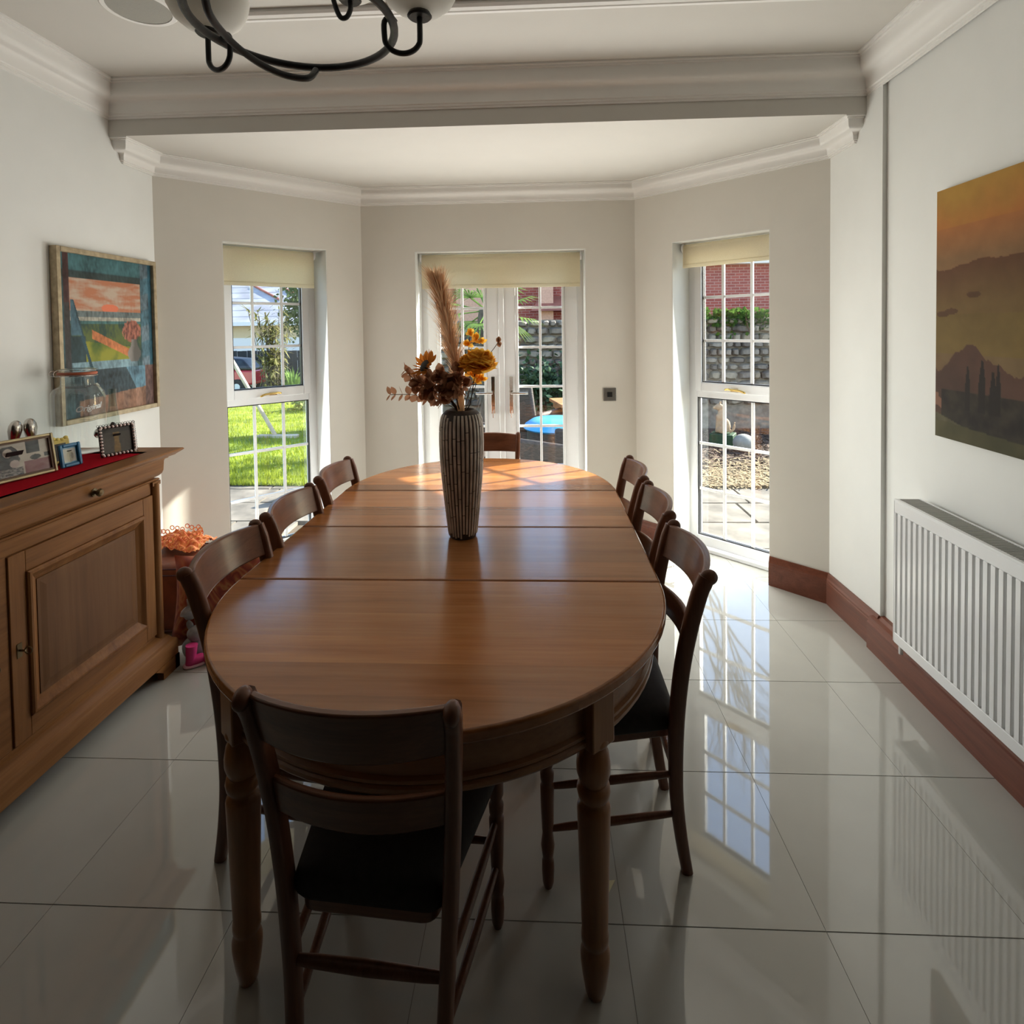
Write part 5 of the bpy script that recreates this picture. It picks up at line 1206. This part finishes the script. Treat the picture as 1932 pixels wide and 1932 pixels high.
# rubble stone wall
for i, c in enumerate(((0.17, 0.145, 0.12), (0.23, 0.20, 0.165), (0.12, 0.10, 0.085), (0.26, 0.22, 0.165))): plain('stone_%d' % i, c, 0.9, noise=0.4, scale=7, bump=0.4)
plain('mortar', (0.25, 0.22, 0.18), 0.95, noise=0.3, scale=12, bump=0.3)
swl = empty('stone_wall', (2.0, 9.5, ZG - 0.05), 0, label='old grey rubble stone garden wall behind the patio', cat='wall')
MB().box(-4.2, 4.5, 0.04, 0.45, 0, 1.86).build('wall_core', 'mortar', swl)
z = 0.0; r3 = random.Random(5); nst = 0
while z < 1.84:
    hh = 0.10 + 0.08 * r3.random(); x = -4.15 + 0.1 * r3.random()
    while x < 4.4:
        ww = 0.11 + 0.22 * r3.random() ** 1.4; wx = x + ww / 2 + 2.0
        if (-1.85 < wx < 0.65 or 2.35 < wx < 4.25) and (z > 0.3):
            n = 7; pts = []
            for k in range(n):
                t = 2 * math.pi * (k + 0.3 * r3.random()) / n; e = 0.62
                pts.append((math.copysign(abs(math.cos(t)) ** e, math.cos(t)) * ww * (0.46 + 0.05 * r3.random()), math.copysign(abs(math.sin(t)) ** e, math.sin(t)) * hh * (0.44 + 0.07 * r3.random())))
            f0 = [(a, 0.06, b_) for a, b_ in pts]; f1 = [(a * 0.97, -0.012, b_ * 0.97) for a, b_ in pts]; f2 = [(a * 0.62 + 0.02 * (r3.random() - .5), -0.045 - 0.03 * r3.random(), b_ * 0.6) for a, b_ in pts]
            fs = [(i, (i + 1) % n, (i + 1) % n + n, i + n) for i in range(n)] + [(i + n, (i + 1) % n + n, (i + 1) % n + 2 * n, i + 2 * n) for i in range(n)] + [tuple(range(2 * n, 3 * n))]
            MB().add(f0 + f1 + f2, fs).build('stone', 'stone_%d' % r3.randrange(4), swl, smooth=True, angle=35, loc=(x + ww / 2, 0, z + hh / 2), rot=(0, 0.3 * (r3.random() - 0.5), 0)); nst += 1
        x += ww
    z += hh
plain('ivy', (0.045, 0.11, 0.025), 0.5, noise=0.5, scale=4); cloth_translucent('ivy_leaf', (0.075, 0.14, 0.028), 0.4, scale=4)  # one translucent green serves all the ivy leaves
def leafy(name, mat, parent, pts, s0, s1, rr, up=0.3):
    m = MB()
    for p in pts:
        s = s0 + (s1 - s0) * rr.random(); d = Vector((rr.random() - .5, rr.random() - .5, rr.random() - .5 + up)).normalized(); e = d.cross(Vector((rr.random() - .5, rr.random() - .5, rr.random() - .5))).normalized(); q = d.cross(e); p = Vector(p)
        m.add([p, p + (e * 0.45 + q * 0.5) * s, p + q * s + d * 0.15 * s, p + (q * 0.5 - e * 0.45) * s], [(0, 1, 2, 3)])
    o = m.build(name, mat, parent); o['kind'] = 'stuff'; return o
iv = empty('ivy', (3.3, 9.45, 1.55), 0, label='green ivy spilling over the top of the stone wall', cat='ivy')
leafy('leaves', 'ivy_leaf', iv, [(r3.gauss(0, 0.42), -0.06 + 0.22 * r3.random(), 0.12 - abs(r3.gauss(0, 0.16)) + 0.12) for k in range(900)], 0.05, 0.10, r3)
MB().tube(spline([(0.1, 0.0, 0.2), (0.12, -0.05, 0.0), (0.2, -0.06, -0.3), (0.16, -0.06, -0.7)], 6), 0.012, 6).build('stem', 'stem_brown', iv, smooth=True)

# brick house beyond
m, nt, b = nodes_of('brick'); sock(b, 'Roughness', 0.9); L = nt.links.new
tc = nt.nodes.new('ShaderNodeTexCoord'); mp = nt.nodes.new('ShaderNodeMapping'); mp.inputs['Rotation'].default_value = (math.radians(90), 0, 0); L(tc.outputs['Object'], mp.inputs[0])
bk = nt.nodes.new('ShaderNodeTexBrick'); bk.inputs['Color1'].default_value = (0.36, 0.085, 0.065, 1); bk.inputs['Color2'].default_value = (0.28, 0.06, 0.05, 1); bk.inputs['Mortar'].default_value = (0.42, 0.25, 0.22, 1); bk.inputs['Scale'].default_value = 1.0
bk.inputs['Brick Width'].default_value = 0.23; bk.inputs['Row Height'].default_value = 0.078; bk.inputs['Mortar Size'].default_value = 0.008
L(mp.outputs[0], bk.inputs['Vector']); L(bk.outputs[0], b.inputs['Base Color'])
plain('roof_red', (0.30, 0.10, 0.07), 0.8, noise=0.3, scale=3); plain('sunlit_peach', (0.62, 0.36, 0.27), 0.9, noise=0.1); plain('white_gloss', (0.82, 0.82, 0.82), 0.4)
plain('slate', (0.36, 0.36, 0.40), 0.55, noise=0.25, scale=1.2); plain('cream_render', (0.70, 0.56, 0.36), 0.9, noise=0.05); plain('dark_window', (0.03, 0.04, 0.06), 0.15)
bh = empty('brick_house', (4.0, 16, ZG), 0, label='red brick house rising behind the stone wall', cat='house')
m = MB(); m.box(-1.6, 6.0, 0, 6, 0, 3.42); m.box(-7.5, -3.9, 1.0, 6, 0, 4.6); m.box(-3.9, -1.6, 0.6, 6, 0, 3.9); m.build('walls', 'brick', bh)
m = MB(); m.box(-2.55, -2.1, 0.3, 0.7, 0, 2.55); m.box(-6.4, -5.6, 0.6, 1.05, 0, 4.4); m.box(-3.95, -3.55, 0.3, 0.7, 0, 4.2); m.build('sunlit_pier', 'sunlit_peach', bh)  # added piers, their peach colour stands in for sunlit brick faces
MB().box(-1.7, 6.1, -0.25, 0.0, 3.36, 3.52).build('gutter', 'white_gloss', bh)
m = MB(); m.add([(-1.8, -0.35, 3.5), (6.2, -0.35, 3.5), (6.2, 3, 5.6), (-1.8, 3, 5.6), (6.2, 6.4, 3.5), (-1.8, 6.4, 3.5)], [(0, 1, 2, 3), (3, 2, 4, 5), (0, 3, 5), (1, 4, 2)]); m.build('roof', 'roof_red', bh)
m = MB(); m.add([(-4.2, 0.0, 2.15), (-2.6, 0.0, 2.15), (-2.9, 0.6, 2.6), (-3.9, 0.6, 2.6), (-4.2, 0.6, 2.15), (-2.6, 0.6, 2.15)], [(0, 1, 2, 3), (0, 3, 4), (1, 5, 2), (3, 2, 5, 4)]); m.build('porch_roof', 'roof_red', bh)
wi = MB().box(-5.45, -4.7, 0.95, 1.0, 2.4, 3.3).build('window_unit', 'white_gloss', bh); MB().box(-5.38, -4.77, 0.93, 0.96, 2.47, 3.23).build('window_pane', 'dark_window', wi)

# house with pale slate roof far left, fence, vehicle
gh = empty('slate_house', (-9.5, 22, ZG), 0, label='cream bungalow with a pale slate roof beyond the lawn', cat='house')
MB().box(-6, 5.0, 0, 7, 0, 1.99).build('walls', 'cream_render', gh)
MB().box(-6.05, 5.05, -0.03, 0.05, 0, 1.42).build('white_plinth', 'white_gloss', gh)
MB().box(-6.3, 5.3, -0.5, -0.36, 1.90, 2.05).build('gutter', 'white_gloss', gh)
rf = MB().add([(-6.4, -0.45, 2.0), (5.4, -0.45, 2.0), (5.4, 6.5, 6.3), (-6.4, 6.5, 6.3), (-6.4, -0.45, 1.93), (5.4, -0.45, 1.93), (5.4, 6.5, 6.23), (-6.4, 6.5, 6.23)], [(0, 1, 2, 3), (4, 5, 6, 7), (0, 1, 5, 4), (1, 2, 6, 5), (2, 3, 7, 6), (3, 0, 4, 7)]).build('roof', 'slate', gh)
sl = (6.3 - 2.0) / 6.95
for k in range(16):
    yy = -0.45 + 0.43 * k; MB().box(-6.4, 5.4, yy, yy + 0.03, 2.0 + (yy + 0.45) * sl - 0.01, 2.0 + (yy + 0.45) * sl + 0.012).build('slate_course', 'slate', rf)
for (xa, ya, xb, yb) in ((-2.85, 2.18, -1.16, 1.05), (-1.44, 1.97, -0.90, 1.62)):
    MB().tube([(xa, ya, 2.03 + (ya + 0.45) * sl), (xb, yb, 2.03 + (yb + 0.45) * sl)], 0.05, 8).build('hip_tile', 'roof_red', rf, smooth=True)
plain('black_timber', (0.02, 0.022, 0.03), 0.7, noise=0.3, scale=6)
fe = empty('garden_fence', (-7.5, 15.6, ZG), 0, label='low black timber fence at the end of the lawn', cat='fence')
bd = None
for k in range(44):
    if bd is None: bd = MB().box(0, 0.135, 0, 0.02, 0.0, 1.12).build('board', 'black_timber', fe, loc=(-3.2, 0, 0))
    else: link_copy(bd, fe, (-3.2 + k * 0.145, 0.01 * (k % 2), 0.02 * r3.random()))
m = MB(); m.box(-3.2, 3.2, 0.03, 0.08, 0.25, 0.33); m.box(-3.2, 3.2, 0.03, 0.08, 0.85, 0.93); m.build('rail', 'black_timber', fe)
plain('red_paint', (0.50, 0.012, 0.035), 0.25, coat=0.4); plain('tyre', (0.015, 0.015, 0.016), 0.8); plain('black_tarp', (0.02, 0.025, 0.035), 0.35, noise=0.5, scale=8)
car = empty('garden_tractor', (-7.98, 14.6, ZG + 0.05), 0, label='red garden tractor with a black cover parked by the fence', cat='vehicle')
m = MB(); m.hexa([(-0.9, -0.4, 0.25), (0.62, -0.4, 0.25), (0.62, 0.4, 0.25), (-0.9, 0.4, 0.25)], [(-0.95, -0.38, 0.66), (0.66, -0.38, 0.62), (0.66, 0.38, 0.62), (-0.95, 0.38, 0.66)]); m.build('body', 'red_paint', car, bevel=0.05, seg=3)
m = MB(); m.hexa([(-0.9, -0.42, 0.68), (0.60, -0.42, 0.64), (0.60, 0.42, 0.64), (-0.9, 0.42, 0.68)], [(-0.7, -0.3, 1.0), (0.30, -0.3, 0.92), (0.30, 0.3, 0.92), (-0.7, 0.3, 1.0)]); m.build('cover', 'black_tarp', car, bevel=0.05)
for x in (-0.55, 0.22):
    for y_ in (-0.46, 0.40):
        w_ = MB().tube([(x, y_, 0.20), (x, y_ + 0.08, 0.20)], 0.20, 24).build('wheel', 'tyre', car, bevel=0.02); MB().tube([(x, y_ - 0.01, 0.20), (x, y_ + 0.09, 0.20)], 0.09, 16).build('hub', 'white_gloss', w_, smooth=True)
plain('pale_timber', (0.55, 0.47, 0.36), 0.8, noise=0.2, scale=6)
sg = empty('swing_frame', (-4.08, 8.55, ZG + 0.01), 0, label='pale wooden swing frame leg and foot board on the lawn', cat='swing frame')
MB().tube([(0.0, 0.0, 0.02), (-0.80, 0.0, 1.45)], 0.030, 10).build('leg', 'pale_timber', sg, smooth=True)
MB().tube([(-1.6, 0.0, 0.02), (-0.80, 0.0, 1.45)], 0.030, 10).build('leg', 'pale_timber', sg, smooth=True)
MB().box(-0.30, 0.34, -0.06, 0.06, 0.0, 0.06).build('foot_board', 'pale_timber', sg, bevel=0.01)
# plants
cloth_translucent('bamboo_leaf', (0.24, 0.23, 0.10), 0.3, scale=4); plain('bark', (0.12, 0.095, 0.075), 0.9, noise=0.4, scale=9, bump=0.5)
cloth_translucent('laurel_leaf', (0.13, 0.17, 0.075), 0.3, scale=3); cloth_translucent('flax_leaf', (0.17, 0.27, 0.08), 0.3, scale=3); cloth_translucent('shrub_leaf', (0.30, 0.34, 0.12), 0.3, scale=3); plain('dark_shrub_leaf', (0.03, 0.075, 0.03), 0.6, noise=0.5, scale=5)
bb = empty('bamboo_clump', (-6.25, 13.0, ZG), 0, label='tall olive bamboo clump at the end of the lawn', cat='bamboo')
m = MB(); m2 = MB()
for k in range(26):
    a, r_ = r3.random() * 6.28, 0.25 * r3.random(); b0 = Vector((r_ * math.cos(a), r_ * math.sin(a), 0)); t_ = b0 * 2.4 + Vector((0, 0, 1.5 + 0.7 * r3.random())); cp_ = spline([b0, b0 * 1.3 + Vector((0, 0, 0.9)), t_], 6); m.tube(cp_, 0.008, 5)
    for q in range(46):
        p = cp_[r3.randrange(2, len(cp_))]; d = Vector((r3.random() - .5, r3.random() - .5, -0.25 + 0.5 * r3.random())).normalized() * (0.16 + 0.14 * r3.random()); w = Vector((-d.y, d.x, 0)).normalized() * 0.02
        m2.add([p - w, p + w, p + d * 0.6 + w * 0.8, p + d, p + d * 0.6 - w * 0.8], [(0, 1, 2, 3, 4)])
m.build('canes', 'bark', bb, smooth=True)['kind'] = 'stuff'; m2.build('leaves', 'bamboo_leaf', bb)['kind'] = 'stuff'
lt_ = empty('laurel_tree', (-5.95, 14.4, ZG), 0, label='dark green laurel tree on the right of the left window view', cat='tree')
MB().tube(spline([(0.1, 0, 0), (0.0, 0.05, 0.9), (0.1, 0, 1.9)], 5), [0.07] * 11, 8).build('trunk', 'bark', lt_, smooth=True)
leafy('leaves', 'laurel_leaf', lt_, [(r3.gauss(0.12, 0.30), r3.gauss(0, 0.3), 2.35 + r3.gauss(0, 0.42)) for k in range(3200)], 0.07, 0.15, r3)
fx = empty('flax_plant', (-5.85, 13.2, ZG), 0, label='green spiky flax plant beside the bamboo', cat='plant')
m = MB()
for k in range(60):
    a = r3.random() * 6.28; l = 0.55 + 0.4 * r3.random(); s = 0.25 + 0.5 * r3.random(); d = Vector((math.cos(a), math.sin(a), 0)); w = Vector((-d.y, d.x, 0)) * 0.02
    p0, p1, p2 = Vector((0, 0, 0)), d * s * l * 0.5 + Vector((0, 0, l * 0.7)), d * s * l + Vector((0, 0, l * (1.0 - 0.35 * s)))
    m.add([p0 - w, p0 + w, p1 + w, p1 - w, p2], [(0, 1, 2, 3), (3, 2, 4)])
m.build('leaves', 'flax_leaf', fx)['kind'] = 'stuff'
sh = empty('lawn_shrub', (-4.75, 11.6, ZG), 0, label='pale green rounded shrub on the far side of the lawn', cat='shrub')
leafy('leaves', 'shrub_leaf', sh, [Vector((r3.gauss(0, 0.22), r3.gauss(0, 0.2), 0.20 + r3.gauss(0, 0.12))) for k in range(600)], 0.05, 0.10, r3); MB().tube([(0, 0, 0), (0.02, 0, 0.2)], 0.02, 6).build('stem', 'bark', sh)
st = empty('raised_stone_bed', (-6.0, 12.7, ZG), 0, label='low grey stone bed edge in front of the flax plant', cat='stone edging')
for k in range(5): MB().box(0, 0.38, 0, 0.2, 0, 0.22 + 0.04 * r3.random()).build('stone', 'stone_1', st, bevel=0.02, loc=(-0.5 + k * 0.4, 0, 0))
sh2 = empty('wall_shrub', (0.05, 9.05, ZG), 0, label='dark green shrub at the foot of the stone wall', cat='shrub')
leafy('leaves', 'dark_shrub_leaf', sh2, [Vector((r3.gauss(0, 0.26), r3.gauss(0, 0.14), 0.72 + r3.gauss(0, 0.2))) for k in range(1100)], 0.05, 0.11, r3); MB().tube([(0, 0, 0), (0.05, 0, 0.7)], 0.03, 6).build('stem', 'bark', sh2)
pm = empty('fan_palm', (-0.72, 8.0, ZG), 0, label='fan palm with a shaggy trunk outside the French doors', cat='palm')
m = MB(); m.tube(spline([(0, 0, 0), (0.03, 0, 0.9), (0, 0, 1.95)], 8), [0.13 + 0.02 * math.sin(k * 2.3) for k in range(17)], 12); m.build('trunk', 'bark', pm, smooth=True)
m = MB()
for k in range(260):
    a = r3.random() * 6.28; z = 0.3 + 1.55 * r3.random(); d = Vector((math.cos(a), math.sin(a), 0)); p = d * 0.13 + Vector((0, 0, z)); w = Vector((-d.y, d.x, 0)) * 0.008
    m.add([p - w, p + w, p + d * 0.07 + Vector((0, 0, -0.16 - 0.1 * r3.random()))], [(0, 1, 2)])
m.build('trunk_fibre', 'bark', pm)['kind'] = 'stuff'
for k in range(17):
    a = k * 2.399; el = 1.15 - 1.7 * (k / 17.0); d = Vector((math.cos(a) * math.cos(el), math.sin(a) * math.cos(el), math.sin(el))); L0 = 0.45; hub = Vector((0, 0, 1.95)) + d * L0 + Vector((0, 0, -0.05))
    m = MB(); m.tube([(0, 0, 1.93), tuple(hub)], 0.010, 5); sd = d.cross(Vector((0, 0, 1))); sd = sd.normalized() if sd.length > 0.05 else Vector((1, 0, 0)); up_ = sd.cross(d).normalized()
    for q in range(15):
        t = -1.5 + 3.0 * q / 14; dd = (d * math.cos(t) + sd * math.sin(t)).normalized(); ln = 0.42 * (0.75 + 0.25 * math.cos(t)); wv_ = dd.cross(up_) * 0.013; p1 = hub + dd * ln * 0.6; p2 = hub + dd * ln + Vector((0, 0, -0.08))
        m.add([hub - wv_ * 0.4, hub + wv_ * 0.4, p1 + wv_, p1 - wv_, p2], [(0, 1, 2, 3), (3, 2, 4)])
    m.build('frond', 'flax_leaf', pm)
# bare winter tree behind the wall, caught in the floor's reflection
bt_ = empty('bare_tree', (3.4, 13.4, ZG), 0, label='bare winter tree standing behind the stone wall', cat='tree')
m = MB(); r4 = random.Random(11)
def branch(p, d, l, r, depth):
    q1 = p + d * l * 0.5 + Vector((r4.random() - .5, r4.random() - .5, r4.random() - .5)) * l * 0.10; q2 = p + d * l
    m.tube([p, q1, q2], [r, r * 0.85, r * 0.7], 6 if depth < 3 else 4, cap=False)
    if depth >= 6: return
    for k in range(3 if depth < 4 else 2):
        e = (d + Vector((r4.random() - .5, r4.random() - .5, r4.random() * 0.7 - .25)) * 1.25).normalized(); branch(q2 if k else q1 + (q2 - q1) * r4.random(), e, l * (0.68 + 0.14 * r4.random()), r * 0.60, depth + 1)
branch(Vector((0, 0, 0)), Vector((0.03, 0, 1)), 2.6, 0.11, 0)
m.build('branches', 'bark', bt_, smooth=True)['kind'] = 'stuff'
# patio furniture
plain('wicker', (0.055, 0.042, 0.034), 0.6, noise=0.5, scale=70, bump=0.6, stretch=(0.3, 0.3, 2.0))
def wicker_chair(x, y_, a, lab, hb=0.98):
    r = empty('wicker_armchair', (x, y_, ZG + 0.004), a, label=lab, cat='chair', group='wicker chairs on the patio')
    MB().box(-0.30, 0.30, -0.30, 0.30, 0.08, 0.40).build('seat_base', 'wicker', r, bevel=0.03)
    MB().hexa([(-0.30, 0.24, 0.38), (0.30, 0.24, 0.38), (0.30, 0.32, 0.38), (-0.30, 0.32, 0.38)], [(-0.27, 0.33, hb), (0.27, 0.33, hb), (0.27, 0.40, hb), (-0.27, 0.40, hb)]).build('backrest', 'wicker', r, bevel=0.03)
    for s in (-1, 1):
        MB().box(s * 0.33 - 0.04, s * 0.33 + 0.04, -0.30, 0.30, 0.08, 0.63).build('armrest', 'wicker', r, bevel=0.03)
        for yy in (-0.26, 0.26): MB().box(s * 0.31 - 0.02, s * 0.31 + 0.02, yy - 0.02, yy + 0.02, 0, 0.09).build('leg', 'wicker', r)
wicker_chair(-0.13, 7.3, 2.6, 'dark wicker armchair nearest the palm on the patio')
wicker_chair(0.22, 5.42, -2.2, 'dark wicker armchair just outside the right French door', 0.66)
wicker_chair(-0.92, 6.0, 1.2, 'dark wicker armchair seen behind the vase through the left French door', 0.92)
ot = empty('patio_table', (0.75, 7.55, ZG + 0.004), 0.2, label='orange-brown wooden patio table on the right of the wicker chairs', cat='table')
plain('patio_wood', (0.42, 0.19, 0.075), 0.6, noise=0.3, scale=8)
for k in range(6): MB().box(-0.55, 0.55, -0.36 + k * 0.12, -0.25 + k * 0.12, 0.66, 0.70).build('slat', 'patio_wood', ot, bevel=0.005)
for sx in (-0.45, 0.45):
    for sy in (-0.28, 0.28): MB().box(sx - 0.03, sx + 0.03, sy - 0.03, sy + 0.03, 0, 0.66).build('leg', 'patio_wood', ot)
MB().box(-0.5, 0.5, -0.32, 0.32, 0.58, 0.655).build('frame', 'patio_wood', ot)
bl = empty('blue_sandpit', (0.20, 6.38, ZG + 0.004), 0, label='bright blue plastic sandpit lid propped on a low stand on the patio', cat='sandpit')
MB().lathe([(0.0, 0.665), (0.15, 0.66), (0.28, 0.64), (0.36, 0.59), (0.38, 0.55), (0.36, 0.53), (0.0, 0.53)], 32, cap=False).build('lid', plain('blue_plastic', (0.06, 0.36, 0.75), 0.35), bl, smooth=True, angle=50)
MB().lathe([(0.30, 0.0), (0.34, 0.02), (0.34, 0.53), (0.30, 0.53)], 24).build('stand', 'wicker', bl, smooth=True, angle=50)
# garden ornaments right
plain('sandstone', (0.42, 0.30, 0.19), 0.9, noise=0.25, scale=12); plain('green_paint', (0.02, 0.06, 0.025), 0.7, noise=0.3)
dg = empty('animal_statue', (2.62, 8.15, ZG - 0.02), -0.5, label='sandstone seated animal statue on a green plinth in the mulch bed', cat='statue')
MB().box(-0.16, 0.16, -0.14, 0.14, 0.0, 0.16).build('plinth', 'green_paint', dg, bevel=0.01)
m = MB(); n = 12
def blob(path, rad): m.tube(spline(path, 5), [rad[min(len(rad) - 1, int(i * (len(rad) - 1) / (5 * (len(path) - 1)) + 0.5))] for i in range(5 * (len(path) - 1) + 1)], 12)
m.sphere((0.02, 0.0, 0.27), (0.085, 0.075, 0.11), 14, 10); m.sphere((-0.02, 0, 0.40), (0.06, 0.058, 0.10), 14, 10); m.sphere((-0.05, 0, 0.53), (0.06, 0.048, 0.05), 14, 10); m.sphere((-0.105, 0, 0.515), (0.035, 0.028, 0.025), 10, 8)
for s in (-1, 1):
    blob([(-0.055, s * 0.035, 0.42), (-0.07, s * 0.04, 0.30), (-0.075, s * 0.04, 0.17)], [0.03, 0.022, 0.024]); m.sphere((0.0, s * 0.06, 0.21), (0.075, 0.03, 0.05), 10, 8); m.sphere((-0.035, s * 0.035, 0.59), (0.014, 0.01, 0.028), 8, 6)
blob([(0.09, 0, 0.18), (0.14, 0, 0.22), (0.16, 0, 0.33)], [0.02, 0.018, 0.012])
ob = m.build('statue_body', 'sandstone', dg, smooth=True)
rm = ob.modifiers.new('fuse', 'REMESH'); rm.mode = 'VOXEL'; rm.voxel_size = 0.012
sb_ = MB().sphere((0, 0, 0), (0.14, 0.14, 0.12), 16, 12).build('stone_ball', plain('pale_stone', (0.26, 0.26, 0.24), 0.85, noise=0.15), None, smooth=True, loc=(2.75, 7.7, ZG + 0.09)); set_tags(sb_, 'pale round stone ball lying in the mulch bed', 'stone')
